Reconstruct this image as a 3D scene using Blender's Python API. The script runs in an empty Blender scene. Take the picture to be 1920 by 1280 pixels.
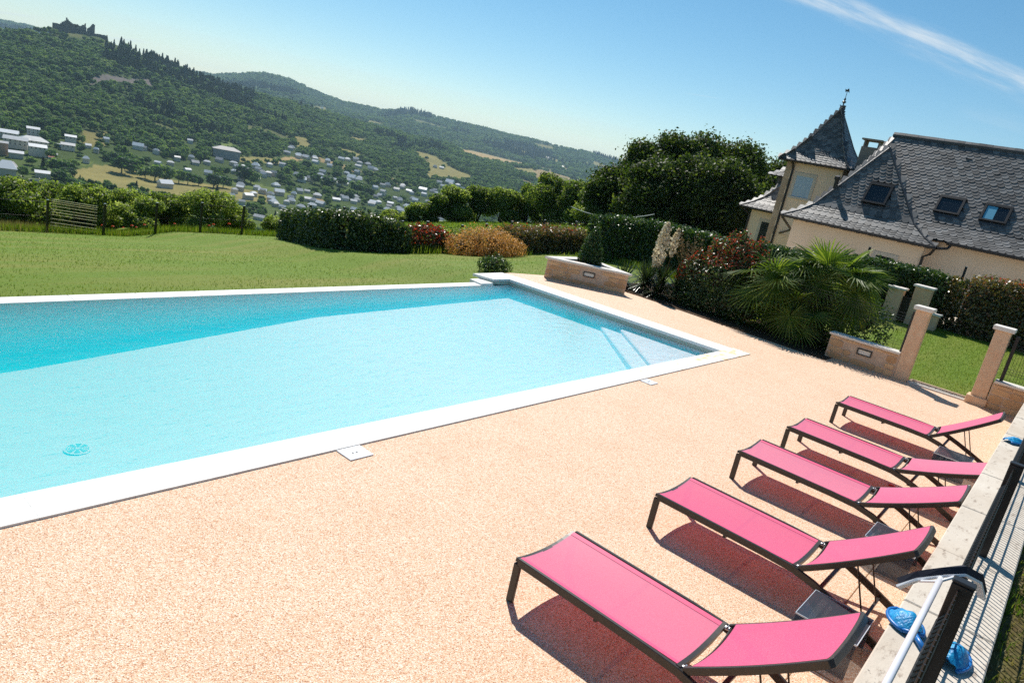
import bpy, math, random
import numpy as np
from mathutils import Vector, Matrix

S = bpy.context.scene
COL = S.collection
R = math.radians
rng = np.random.default_rng(7)
random.seed(7)

# ------------------------------------------------------------------ camera, sky, sun, exposure
CAMH = 3.0
cam_d = bpy.data.cameras.new('camera')
cam = bpy.data.objects.new('camera', cam_d); COL.objects.link(cam)
cam_d.sensor_width = 36.0
cam_d.lens = 1330.0 / 1920.0 * 36.0
cam_d.clip_start = 0.05; cam_d.clip_end = 40000
cr = Vector((0.63874, -0.74362, 0.19756)); cu = Vector((0.07447, 0.31531, 0.94606)); cf = Vector((0.76581, 0.58958, -0.25678))
m3 = Matrix((cr, cu, -cf)).transposed()
cam.matrix_world = Matrix.Translation((0, 0, CAMH)) @ m3.to_4x4()
S.camera = cam

SUN_AZ, SUN_EL = 50.3, 49.5            # direction towards the sun, degrees from +x
world = bpy.data.worlds.new('World'); S.world = world
world.use_nodes = True
wt = world.node_tree; wn = wt.nodes; wl = wt.links
wn.clear()
out = wn.new('ShaderNodeOutputWorld'); bg = wn.new('ShaderNodeBackground')
sky = wn.new('ShaderNodeTexSky'); sky.sky_type = 'NISHITA'; sky.sun_disc = False
sky.sun_elevation = R(SUN_EL); sky.sun_rotation = R(90 - SUN_AZ)
sky.altitude = 400; sky.air_density = 1.0; sky.dust_density = 0.0; sky.ozone_density = 2.6
bg.inputs['Strength'].default_value = 0.082
wl.new(bg.outputs[0], out.inputs['Surface'])
tc = wn.new('ShaderNodeTexCoord')
def wmath(op, a, b=None, c=None):
    n = wn.new('ShaderNodeMath'); n.operation = op
    for i, v in enumerate((a, b, c)):
        if v is None: continue
        if isinstance(v, (int, float)): n.inputs[i].default_value = v
        else: wl.new(v, n.inputs[i])
    return n.outputs[0]
def wdot(v):
    n = wn.new('ShaderNodeVectorMath'); n.operation = 'DOT_PRODUCT'
    wl.new(tc.outputs['Generated'], n.inputs[0]); n.inputs[1].default_value = v
    return n.outputs['Value']
def wrange(x, a, b):
    n = wn.new('ShaderNodeMapRange'); n.interpolation_type = 'SMOOTHERSTEP'
    wl.new(x, n.inputs[0]); n.inputs[1].default_value = a; n.inputs[2].default_value = b
    return n.outputs[0]
def wband(p, q, half, soft, noise_scale, stretch, ends=None):
    """thin high cloud along the great circle through the directions p and q"""
    p = Vector(p).normalized(); q = Vector(q).normalized()
    n = p.cross(q).normalized(); mid = (p + q).normalized(); t = n.cross(mid)
    mp = wn.new('ShaderNodeCombineXYZ')
    a, b = wdot(t), wdot(n)
    wl.new(wmath('MULTIPLY', a, stretch), mp.inputs[0]); wl.new(wmath('MULTIPLY', b, noise_scale), mp.inputs[1])
    nz = wn.new('ShaderNodeTexNoise'); nz.inputs['Scale'].default_value = 1.0; nz.inputs['Detail'].default_value = 8; nz.inputs['Roughness'].default_value = 0.62
    wl.new(mp.outputs[0], nz.inputs['Vector'])
    dist = wmath('ADD', wmath('ABSOLUTE', b), wmath('MULTIPLY', wmath('SUBTRACT', nz.outputs['Fac'], 0.5), -soft * 1.6))
    f = wrange(dist, half + soft, half - soft * .8)
    f = wmath('MULTIPLY', f, wrange(nz.outputs['Fac'], .28, .78))
    if ends:
        f = wmath('MULTIPLY', f, wrange(wmath('ABSOLUTE', a), ends, ends * .3))
        f = wmath('MULTIPLY', f, wrange(wdot(mid), 0.0, 0.3))
    return f
cl = wband((0.8941, 0.37388, 0.24658), (0.9765, 0.12647, 0.17452), .007, .016, 46, 5.0, 0.75)
for p_, q_, hw, am, en in (((0.3601, 0.93245, 0.02947), (0.38323, 0.9231, 0.03201), .0010, .8, .03), ((0.25307, 0.96702, 0.02876), (0.2765, 0.96052, 0.03085), .0012, .6, .035), ((0.87614, 0.46868, 0.11275), (0.88929, 0.4431, 0.11326), .0006, .35, .03), ((0.97721, 0.16319, 0.13575), (0.98305, 0.12999, 0.12927), .012, .10, .05)):
    cl = wmath('MAXIMUM', cl, wmath('MULTIPLY', wband(p_, q_, hw, hw * 1.3, 60, 6, en), am))

hue = wn.new('ShaderNodeHueSaturation'); hue.inputs['Hue'].default_value = .487; hue.inputs['Saturation'].default_value = 1.22; wl.new(sky.outputs[0], hue.inputs['Color'])
mix = wn.new('ShaderNodeMixRGB'); wl.new(cl, mix.inputs[0]); wl.new(hue.outputs[0], mix.inputs[1])
mix.inputs[2].default_value = (7.6, 8.3, 8.8, 1)
wl.new(mix.outputs[0], bg.inputs['Color'])

sun_d = bpy.data.lights.new('sun', 'SUN'); sun = bpy.data.objects.new('sun', sun_d); COL.objects.link(sun)
sun_d.energy = 4.6; sun_d.angle = R(0.53); sun_d.color = (1.0, 0.955, 0.88)
sd = Vector((math.cos(R(SUN_EL)) * math.cos(R(SUN_AZ)), math.cos(R(SUN_EL)) * math.sin(R(SUN_AZ)), math.sin(R(SUN_EL))))
sun.rotation_euler = sd.to_track_quat('Z', 'Y').to_euler()
sun.location = sd * 60

S.view_settings.view_transform = 'Standard'; S.view_settings.look = 'None'
S.view_settings.exposure = 0.3; S.view_settings.gamma = 1.0; S.view_settings.use_curve_mapping = False
S.render.engine = 'CYCLES'
S.cycles.max_bounces = 10; S.cycles.transparent_max_bounces = 24; S.cycles.diffuse_bounces = 4
S.cycles.volume_bounces = 2
S.cycles.sample_clamp_indirect = 4.0
S.cycles.use_denoising = False; S.render.filter_size = 1.1
S.cycles.use_adaptive_sampling = False
S.cycles.caustics_reflective = False; S.cycles.caustics_refractive = False

# ------------------------------------------------------------------ materials
MATS = {}
def new_mat(name):
    m = bpy.data.materials.new(name); m.use_nodes = True
    nt = m.node_tree; nt.nodes.clear()
    o = nt.nodes.new('ShaderNodeOutputMaterial'); p = nt.nodes.new('ShaderNodeBsdfPrincipled')
    nt.links.new(p.outputs[0], o.inputs[0])
    MATS[name] = m
    return m, nt, p, o
def ramp(nt, fac, stops):
    r = nt.nodes.new('ShaderNodeValToRGB'); e = r.color_ramp.elements
    while len(e) < len(stops): e.new(0.5)
    for el, (pos, c) in zip(e, stops):
        el.position = pos; el.color = (*c, 1)
    nt.links.new(fac, r.inputs[0]); return r.outputs[0]
def noise(nt, scale, detail=4, rough=.55, vec=None):
    n = nt.nodes.new('ShaderNodeTexNoise'); n.inputs['Scale'].default_value = scale
    n.inputs['Detail'].default_value = detail; n.inputs['Roughness'].default_value = rough
    if vec is not None: nt.links.new(vec, n.inputs['Vector'])
    return n.outputs['Fac']
def objco(nt, gen='Object', scale=None):
    t = nt.nodes.new('ShaderNodeTexCoord'); v = t.outputs[gen]
    if scale:
        mp = nt.nodes.new('ShaderNodeMapping'); mp.inputs['Scale'].default_value = scale
        nt.links.new(v, mp.inputs[0]); v = mp.outputs[0]
    return v
def bump(nt, p, h, strength, dist=.01):
    b = nt.nodes.new('ShaderNodeBump'); b.inputs['Strength'].default_value = strength; b.inputs['Distance'].default_value = dist
    nt.links.new(h, b.inputs['Height']); nt.links.new(b.outputs[0], p.inputs['Normal'])
def mixc(nt, fac, a, b):
    m = nt.nodes.new('ShaderNodeMixRGB')
    for i, v in enumerate((fac, a, b)):
        if isinstance(v, (int, float)): m.inputs[i].default_value = v
        elif isinstance(v, tuple): m.inputs[i].default_value = (*v, 1)
        else: nt.links.new(v, m.inputs[i])
    return m.outputs[0]
def isl(nt):
    g = nt.nodes.new('ShaderNodeNewGeometry'); o = nt.nodes.new('ShaderNodeObjectInfo')
    a = nt.nodes.new('ShaderNodeMath'); a.operation = 'ADD'
    nt.links.new(g.outputs['Random Per Island'], a.inputs[0]); nt.links.new(o.outputs['Random'], a.inputs[1])
    f = nt.nodes.new('ShaderNodeMath'); f.operation = 'FRACT'; nt.links.new(a.outputs[0], f.inputs[0])
    return f.outputs[0]
def simple(name, col, rough=.5, spec=.5, metal=0, var=None, nscale=8, bmp=0, bscale=60, per_island=0):
    m, nt, p, o = new_mat(name)
    p.inputs['Roughness'].default_value = rough; p.inputs['Specular IOR Level'].default_value = spec; p.inputs['Metallic'].default_value = metal
    v = objco(nt)
    base = None
    if var:
        base = ramp(nt, noise(nt, nscale, 6, .6, v), [(.3, col), (.7, var)])
    if per_island:
        i = isl(nt); d = tuple(c * (1 - per_island) for c in col); l = tuple(min(1, c * (1 + per_island)) for c in (var or col))
        r = ramp(nt, i, [(0, d), (1, l)])
        base = mixc(nt, .5, base, r) if base is not None else r
    if base is not None: nt.links.new(base, p.inputs['Base Color'])
    else: p.inputs['Base Color'].default_value = (*col, 1)
    if bmp: bump(nt, p, noise(nt, bscale, 5, .6, v), bmp)
    return m
def leafmat(name, stops, trans=.35, rough=.38, spec=.5, tcol=None, tree=False):
    """leaf: glossy upper side, some light through the blade; every leaf its own shade"""
    m, nt, p, o = new_mat(name)
    fac = isl(nt)
    if tree:      # whole trees differ more than their leaves
        oi = nt.nodes.new('ShaderNodeObjectInfo'); g = nt.nodes.new('ShaderNodeNewGeometry'); a = nt.nodes.new('ShaderNodeMath'); a.operation = 'MULTIPLY'; a.inputs[1].default_value = .72; nt.links.new(oi.outputs['Random'], a.inputs[0])
        a2 = nt.nodes.new('ShaderNodeMath'); a2.operation = 'MULTIPLY_ADD'; a2.inputs[1].default_value = .28; nt.links.new(g.outputs['Random Per Island'], a2.inputs[0]); nt.links.new(a.outputs[0], a2.inputs[2]); fac = a2.outputs[0]
    c = ramp(nt, fac, stops)
    nt.links.new(c, p.inputs['Base Color']); p.inputs['Roughness'].default_value = rough; p.inputs['Specular IOR Level'].default_value = spec
    t = nt.nodes.new('ShaderNodeBsdfTranslucent')
    hs = nt.nodes.new('ShaderNodeMixRGB'); hs.blend_type = 'MULTIPLY'; hs.inputs[0].default_value = 1
    nt.links.new(c, hs.inputs[1]); hs.inputs[2].default_value = (*(tcol or (1.5, 1.5, .7)), 1)
    nt.links.new(hs.outputs[0], t.inputs[0])
    mx = nt.nodes.new('ShaderNodeMixShader'); mx.inputs[0].default_value = trans
    nt.links.new(p.outputs[0], mx.inputs[1]); nt.links.new(t.outputs[0], mx.inputs[2]); nt.links.new(mx.outputs[0], o.inputs[0])
    return m

# resin bound gravel of the terrace
m, nt, p, o = new_mat('gravel'); v = objco(nt)
vo = nt.nodes.new('ShaderNodeTexVoronoi'); vo.inputs['Scale'].default_value = 150; nt.links.new(v, vo.inputs['Vector'])
sp = nt.nodes.new('ShaderNodeSeparateColor'); nt.links.new(vo.outputs['Color'], sp.inputs[0])
c1 = ramp(nt, sp.outputs[0], [(0, (.46, .20, .105)), (.16, (.70, .385, .22)), (.42, (.82, .545, .35)), (.72, (.86, .645, .46)), (1, (.94, .85, .72))])
c2 = ramp(nt, noise(nt, 1.3, 5, .6, v), [(.28, (.94, .90, .86)), (.5, (.985, .97, .955)), (.7, (1, 1, 1))])
mm = nt.nodes.new('ShaderNodeMixRGB'); mm.blend_type = 'MULTIPLY'; mm.inputs[0].default_value = 1
nt.links.new(c1, mm.inputs[1]); nt.links.new(c2, mm.inputs[2]); nt.links.new(mm.outputs[0], p.inputs['Base Color'])
p.inputs['Roughness'].default_value = .6; p.inputs['Specular IOR Level'].default_value = .35
bump(nt, p, vo.outputs['Distance'], .7, .006)
simple('joint', (.90, .80, .65), .8, .2, var=(.82, .64, .46), nscale=40)
simple('dark_joint', (.30, .17, .09), .9, .1)
# white limestone with rust stains where the water runs off
m, nt, p, o = new_mat('white_stone'); v = objco(nt)
st = noise(nt, 3.2, 6, .65, objco(nt, 'Object', (1.0, 2.2, 1)))
oi = nt.nodes.new('ShaderNodeObjectInfo'); hs = nt.nodes.new('ShaderNodeMath'); hs.operation = 'MULTIPLY'
nt.links.new(st, hs.inputs[0]); nt.links.new(oi.outputs['Alpha'], hs.inputs[1])
rs = ramp(nt, hs.outputs[0], [(.47, (0, 0, 0)), (.60, (1, 1, 1))])
nt.links.new(mixc(nt, rs, ramp(nt, noise(nt, 14, 6, .6, v), [(.3, (.80, .78, .73)), (.7, (.86, .85, .81))]), (.80, .60, .32)), p.inputs['Base Color'])
p.inputs['Roughness'].default_value = .7; p.inputs['Specular IOR Level'].default_value = .3; bump(nt, p, noise(nt, 70, 5, .6, v), .15, .004)
simple('liner', (.76, .77, .87), .6, .3, var=(.79, .795, .89), nscale=1.5)
simple('drain_plastic', (.20, .60, .70), .5, .4)
simple('white_plastic', (.82, .82, .84), .35, .5)
# tiles above the water line, green with lime and algae
m, nt, p, o = new_mat('waterline'); v = objco(nt)
nt.links.new(ramp(nt, noise(nt, 5, 6, .65, objco(nt, 'Object', (1, 1, 6))), [(.3, (.30, .40, .34)), (.52, (.40, .46, .38)), (.75, (.42, .40, .29))]), p.inputs['Base Color']); p.inputs['Roughness'].default_value = .4
# pool water: clear surface with a fresnel mirror, absorption in the body
m = bpy.data.materials.new('pool_water'); m.use_nodes = True; MATS['pool_water'] = m; nt = m.node_tree; nt.nodes.clear()
o = nt.nodes.new('ShaderNodeOutputMaterial'); tr = nt.nodes.new('ShaderNodeBsdfTransparent'); gl = nt.nodes.new('ShaderNodeBsdfGlossy'); gl.inputs['Roughness'].default_value = .03
fr = nt.nodes.new('ShaderNodeFresnel'); fr.inputs[0].default_value = 1.33; mx = nt.nodes.new('ShaderNodeMixShader')
v = objco(nt)
wv = noise(nt, 1.0, 3, .5, objco(nt, 'Object', (3.0, 6.0, 1))); wv2 = noise(nt, 1.0, 3, .55, objco(nt, 'Object', (14, 26, 1)))
ad = nt.nodes.new('ShaderNodeMath'); ad.operation = 'MULTIPLY_ADD'; nt.links.new(wv2, ad.inputs[0]); ad.inputs[1].default_value = .35; nt.links.new(wv, ad.inputs[2])
b = nt.nodes.new('ShaderNodeBump'); b.inputs['Strength'].default_value = .34; b.inputs['Distance'].default_value = .05; nt.links.new(ad.outputs[0], b.inputs['Height'])
nt.links.new(b.outputs[0], fr.inputs['Normal']); nt.links.new(b.outputs[0], gl.inputs['Normal'])
nt.links.new(fr.outputs[0], mx.inputs[0]); nt.links.new(tr.outputs[0], mx.inputs[1]); nt.links.new(gl.outputs[0], mx.inputs[2]); nt.links.new(mx.outputs[0], o.inputs['Surface'])
va = nt.nodes.new('ShaderNodeVolumeAbsorption'); va.inputs['Color'].default_value = (.66, .98, 1.0, 1); va.inputs['Density'].default_value = 1.0
vs = nt.nodes.new('ShaderNodeVolumeScatter'); vs.inputs['Color'].default_value = (.0, .78, 1.0, 1); vs.inputs['Density'].default_value = .75; vs.inputs['Anisotropy'].default_value = 0
va2 = nt.nodes.new('ShaderNodeAddShader'); nt.links.new(va.outputs[0], va2.inputs[0]); nt.links.new(vs.outputs[0], va2.inputs[1])
nt.links.new(va2.outputs[0], o.inputs['Volume'])

simple('frame_metal', (.030, .024, .020), .38, .5, var=(.045, .036, .03), nscale=30)
simple('black_metal', (.012, .011, .011), .42, .5)
simple('alu', (.80, .79, .84), .3, .5, metal=.15)
simple('steel', (.45, .45, .46), .3, .5, metal=.9)
# woven pink mesh: part of the light goes through
m, nt, p, o = new_mat('pink_mesh'); v = objco(nt)
nt.links.new(ramp(nt, noise(nt, 260, 2, .5, objco(nt, 'Object', (1, .35, 1))), [(.35, (.82, .12, .265)), (.65, (.90, .185, .35))]), p.inputs['Base Color'])
hv = nt.nodes.new('ShaderNodeHueSaturation'); oi = nt.nodes.new('ShaderNodeObjectInfo'); mr_n = nt.nodes.new('ShaderNodeMapRange'); mr_n.inputs[3].default_value = .86; mr_n.inputs[4].default_value = 1.06; nt.links.new(oi.outputs['Random'], mr_n.inputs[0]); nt.links.new(mr_n.outputs[0], hv.inputs['Saturation'])
lk = p.inputs['Base Color'].links[0]; nt.links.new(lk.from_socket, hv.inputs['Color']); nt.links.new(hv.outputs[0], p.inputs['Base Color'])
p.inputs['Roughness'].default_value = .55; p.inputs['Specular IOR Level'].default_value = .35; p.inputs['Sheen Weight'].default_value = .15
t1 = nt.nodes.new('ShaderNodeBsdfTranslucent'); t1.inputs[0].default_value = (.62, .16, .18, 1)
t2 = nt.nodes.new('ShaderNodeBsdfTransparent'); t2.inputs[0].default_value = (1, .66, .52, 1)
ma = nt.nodes.new('ShaderNodeMixShader'); ma.inputs[0].default_value = .12; nt.links.new(p.outputs[0], ma.inputs[1]); nt.links.new(t1.outputs[0], ma.inputs[2])
mb = nt.nodes.new('ShaderNodeMixShader'); mb.inputs[0].default_value = .19; nt.links.new(ma.outputs[0], mb.inputs[1]); nt.links.new(t2.outputs[0], mb.inputs[2]); nt.links.new(mb.outputs[0], o.inputs[0])
# smoked acrylic of the side tables
m, nt, p, o = new_mat('smoked_acrylic'); p.inputs['Base Color'].default_value = (.10, .12, .15, 1); p.inputs['Roughness'].default_value = .08
t2 = nt.nodes.new('ShaderNodeBsdfTransparent'); t2.inputs[0].default_value = (.62, .66, .72, 1)
mb = nt.nodes.new('ShaderNodeMixShader'); mb.inputs[0].default_value = .62; nt.links.new(p.outputs[0], mb.inputs[1]); nt.links.new(t2.outputs[0], mb.inputs[2]); nt.links.new(mb.outputs[0], o.inputs[0])
simple('acrylic_edge', (.55, .62, .70), .2, .5)
simple('blue_plastic', (.012, .16, .48), .35, .5)
m, nt, p, o = new_mat('blue_net'); p.inputs['Roughness'].default_value = .4
nt.links.new(ramp(nt, noise(nt, 35, 5, .65, objco(nt)), [(.3, (.004, .16, .42)), (.6, (.012, .36, .70)), (.8, (.12, .55, .80))]), p.inputs['Base Color'])
bump(nt, p, noise(nt, 28, 4, .6, objco(nt)), .6, .02)
simple('bristle', (.02, .022, .035), .7, .2)
simple('red_cloth', (.75, .03, .015), .5, .4)

simple('sandstone', (.56, .32, .16), .85, .2, var=(.70, .47, .27), nscale=6, bmp=.55, bscale=28, per_island=.25)
simple('lime_mortar', (.66, .50, .37), .92, .15, var=(.54, .38, .27), nscale=7, bmp=.5, bscale=45)
simple('pink_hem', (.80, .085, .20), .55, .3, var=(.86, .12, .25), nscale=90)
simple('pillar_stone', (.70, .44, .27), .85, .2, var=(.78, .56, .38), nscale=7, bmp=.5, bscale=32)
simple('cap_stone', (.72, .66, .58), .75, .3, var=(.80, .76, .70), nscale=12, bmp=.3, bscale=50)
m, nt, p, o = new_mat('travertine'); v = objco(nt)
tv = mixc(nt, ramp(nt, noise(nt, 5, 7, .72, objco(nt, 'Object', (1.2, 3.2, 1))), [(.56, (0, 0, 0)), (.66, (1, 1, 1))]), ramp(nt, noise(nt, 2.2, 5, .6, v), [(.3, (.58, .50, .41)), (.7, (.70, .63, .54))]), (.38, .31, .25))
nt.links.new(mixc(nt, ramp(nt, noise(nt, 26, 6, .7, v), [(.62, (0, 0, 0)), (.70, (1, 1, 1))]), tv, (.14, .115, .10)), p.inputs['Base Color']); p.inputs['Roughness'].default_value = .8; p.inputs['Specular IOR Level'].default_value = .25
bump(nt, p, noise(nt, 40, 6, .65, v), .35, .008)
simple('lamp_lens', (.70, .68, .62), .25, .5)

m, nt, p, o = new_mat('lawn'); v = objco(nt)
g1 = ramp(nt, noise(nt, 30, 6, .7, v), [(.30, (.105, .175, .012)), (.52, (.145, .225, .018)), (.72, (.20, .265, .034))])
g2 = ramp(nt, noise(nt, .62, 5, .6, objco(nt, 'Object', (.22, 1.5, 1))), [(.42, (0, 0, 0)), (.66, (1, 1, 1))])
nt.links.new(mixc(nt, g2, g1, mixc(nt, .55, g1, (.27, .245, .06))), p.inputs['Base Color']); p.inputs['Roughness'].default_value = .75; p.inputs['Specular IOR Level'].default_value = .15
bump(nt, p, noise(nt, 55, 4, .7, v), .8, .03)
simple('soil', (.055, .034, .022), .95, .1, var=(.10, .065, .04), nscale=12, bmp=.8, bscale=25)
simple('dry_ground', (.10, .065, .032), .95, .1, var=(.13, .12, .04), nscale=5, bmp=.9, bscale=30)
simple('pebbles', (.30, .27, .24), .85, .2, var=(.5, .46, .42), per_island=.3)
# distant terrain: land cover comes from the vertices of the sheet, woodland floor or crop
m, nt, p, o = new_mat('terrain'); at = nt.nodes.new('ShaderNodeAttribute'); at.attribute_name = 'cover'; v = objco(nt)
n1 = ramp(nt, noise(nt, .035, 7, .65, v), [(.3, (.72, .74, .72)), (.7, (1.18, 1.15, 1.1))])
mm = nt.nodes.new('ShaderNodeMixRGB'); mm.blend_type = 'MULTIPLY'; mm.inputs[0].default_value = 1; nt.links.new(at.outputs['Color'], mm.inputs[1]); nt.links.new(n1, mm.inputs[2]); nt.links.new(mm.outputs[0], p.inputs['Base Color']); p.inputs['Roughness'].default_value = .95; p.inputs['Specular IOR Level'].default_value = .05
bump(nt, p, noise(nt, .12, 6, .7, v), .6, 3.0)

leafmat('laurel_leaf', [(0, (.020, .050, .010)), (.6, (.040, .088, .014)), (1, (.10, .16, .024))], .30, .34, .5)
leafmat('hedge_leaf', [(0, (.022, .048, .012)), (.6, (.050, .095, .022)), (.85, (.12, .17, .05)), (1, (.24, .24, .13))], .34, .36, .5)
leafmat('red_leaf', [(0, (.22, .022, .012)), (.6, (.42, .055, .022)), (1, (.50, .14, .05))], .35, .35, .5, (1.4, .9, .7))
leafmat('orange_leaf', [(0, (.24, .19, .04)), (.3, (.52, .30, .07)), (.75, (.66, .38, .15)), (1, (.74, .52, .28))], .45, .5, .3, (1.2, 1.0, .7))
leafmat('bronze_leaf', [(0, (.06, .075, .02)), (.5, (.14, .13, .04)), (.8, (.28, .20, .08)), (1, (.36, .12, .05))], .3, .3, .6)
leafmat('oak_leaf', [(0, (.020, .042, .009)), (.55, (.046, .080, .014)), (.85, (.09, .13, .026)), (1, (.15, .19, .045))], .42, .55, .3)
leafmat('bush_leaf', [(0, (.055, .10, .02)), (.5, (.11, .175, .035)), (.85, (.20, .26, .065)), (1, (.33, .38, .15))], .6, .5, .35)
leafmat('pale_leaf', [(0, (.09, .14, .028)), (.5, (.17, .24, .05)), (.85, (.30, .37, .11)), (1, (.45, .50, .26))], .6, .5, .35)
leafmat('grass_blade', [(0, (.075, .145, .011)), (.5, (.125, .21, .018)), (.8, (.18, .245, .03)), (1, (.28, .28, .08))], .42, .6, .1)
leafmat('straw_blade', [(0, (.10, .11, .03)), (.5, (.22, .19, .08)), (1, (.38, .31, .17))], .3, .6, .2)
leafmat('palm_leaf', [(0, (.055, .105, .016)), (.6, (.11, .18, .024)), (1, (.24, .30, .055))], .5, .5, .35)
leafmat('palm_old_leaf', [(0, (.14, .14, .02)), (.6, (.28, .24, .04)), (1, (.42, .33, .10))], .4, .5, .4)
leafmat('yucca_leaf', [(0, (.016, .036, .012)), (.6, (.035, .065, .020)), (1, (.08, .11, .035))], .2, .3, .6)
leafmat('yucca_flower', [(0, (.55, .45, .30)), (.5, (.75, .68, .52)), (1, (.86, .82, .70))], .35, .6, .2, (1, .95, .8))
leafmat('plume', [(0, (.10, .065, .03)), (.6, (.24, .17, .09)), (1, (.40, .32, .20))], .3, .7, .1, (1, .9, .7))
leafmat('poppy_petal', [(0, (.62, .05, .015)), (1, (.80, .12, .04))], .4, .5, .2, (1, .8, .7))
leafmat('wood_leaf', [(0, (.022, .058, .022)), (.45, (.055, .120, .034)), (.8, (.115, .205, .055)), (1, (.20, .275, .08))], .45, .6, .15, None, True)
leafmat('wood_leaf_pale', [(0, (.045, .10, .030)), (.5, (.105, .19, .055)), (1, (.23, .31, .095))], .45, .6, .15, None, True)
leafmat('needle_leaf', [(0, (.010, .024, .014)), (.5, (.018, .036, .020)), (1, (.055, .085, .038))], .25, .6, .15)
simple('twig_core', (.035, .026, .017), .9, .1, var=(.06, .05, .03))  # stems, and the solid cores that block light inside the leaves
simple('bark', (.075, .055, .040), .9, .15, var=(.13, .10, .075), nscale=9, bmp=.8, bscale=14)
simple('palm_fibre', (.085, .050, .026), .95, .05, var=(.15, .095, .05), nscale=20, bmp=1, bscale=30)
simple('petiole', (.20, .24, .05), .45, .4, var=(.32, .33, .12), nscale=4)

simple('render_wall', (.80, .60, .435), .9, .15, var=(.85, .66, .50), nscale=1.2, bmp=.2, bscale=60)
simple('quoin_stone', (.38, .27, .19), .9, .15, var=(.50, .37, .27), nscale=3, bmp=.35, bscale=25, per_island=.2)
simple('window_trim', (.62, .54, .45), .8, .2, var=(.56, .48, .40))
simple('slate', (.085, .081, .078), .46, .42, var=(.17, .164, .158), nscale=3, bmp=.4, bscale=22, per_island=.7)
simple('bounce_gravel', (.72, .60, .46), .9, .15, var=(.78, .67, .53), nscale=6)
simple('slate_bed', (.03, .03, .032), .8, .2)
simple('zinc', (.045, .047, .052), .5, .5, var=(.07, .07, .075), nscale=4)
simple('gutter', (.022, .018, .016), .45, .4)
m, nt, p, o = new_mat('window_glass'); p.inputs['Base Color'].default_value = (.012, .016, .022, 1); p.inputs['Roughness'].default_value = .04; p.inputs['Specular IOR Level'].default_value = .6
simple('curtain_glass', (.42, .52, .62), .3, .5, var=(.34, .44, .55))
simple('blind_cloth', (.10, .36, .52), .4, .4)
simple('chimney_render', (.40, .32, .26), .9, .1, var=(.34, .27, .22))
simple('far_wall', (.55, .47, .38), .9, .1, var=(.66, .57, .47), nscale=.25, per_island=.35)
simple('far_wall_cool', (.56, .51, .45), .9, .1, var=(.64, .58, .52), nscale=.25, per_island=.35)
simple('far_brick', (.44, .27, .18), .9, .1)
simple('far_slate_glare', (.40, .40, .40), .35, .6, var=(.68, .67, .66), nscale=.3, per_island=.75)  # slate lightened, sun glare on the roofs is put into the colour
simple('far_white_roof', (.78, .78, .78), .4, .5)
simple('far_red_roof', (.40, .15, .10), .8, .2)
simple('far_blue_roof', (.10, .25, .45), .5, .4)
simple('hall_sheet', (.30, .28, .27), .6, .3, var=(.36, .34, .33), nscale=.2)
simple('far_window', (.05, .055, .065), .3, .5)
simple('ruin_stone', (.085, .070, .062), .95, .05, var=(.14, .115, .10), nscale=.15)
leafmat('bamboo', [(0, (.72, .66, .50)), (1, (.80, .77, .66))], .45, .6, .2, (1.1, 1.1, 1))
simple('rope', (.75, .74, .72), .7, .2)

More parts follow.
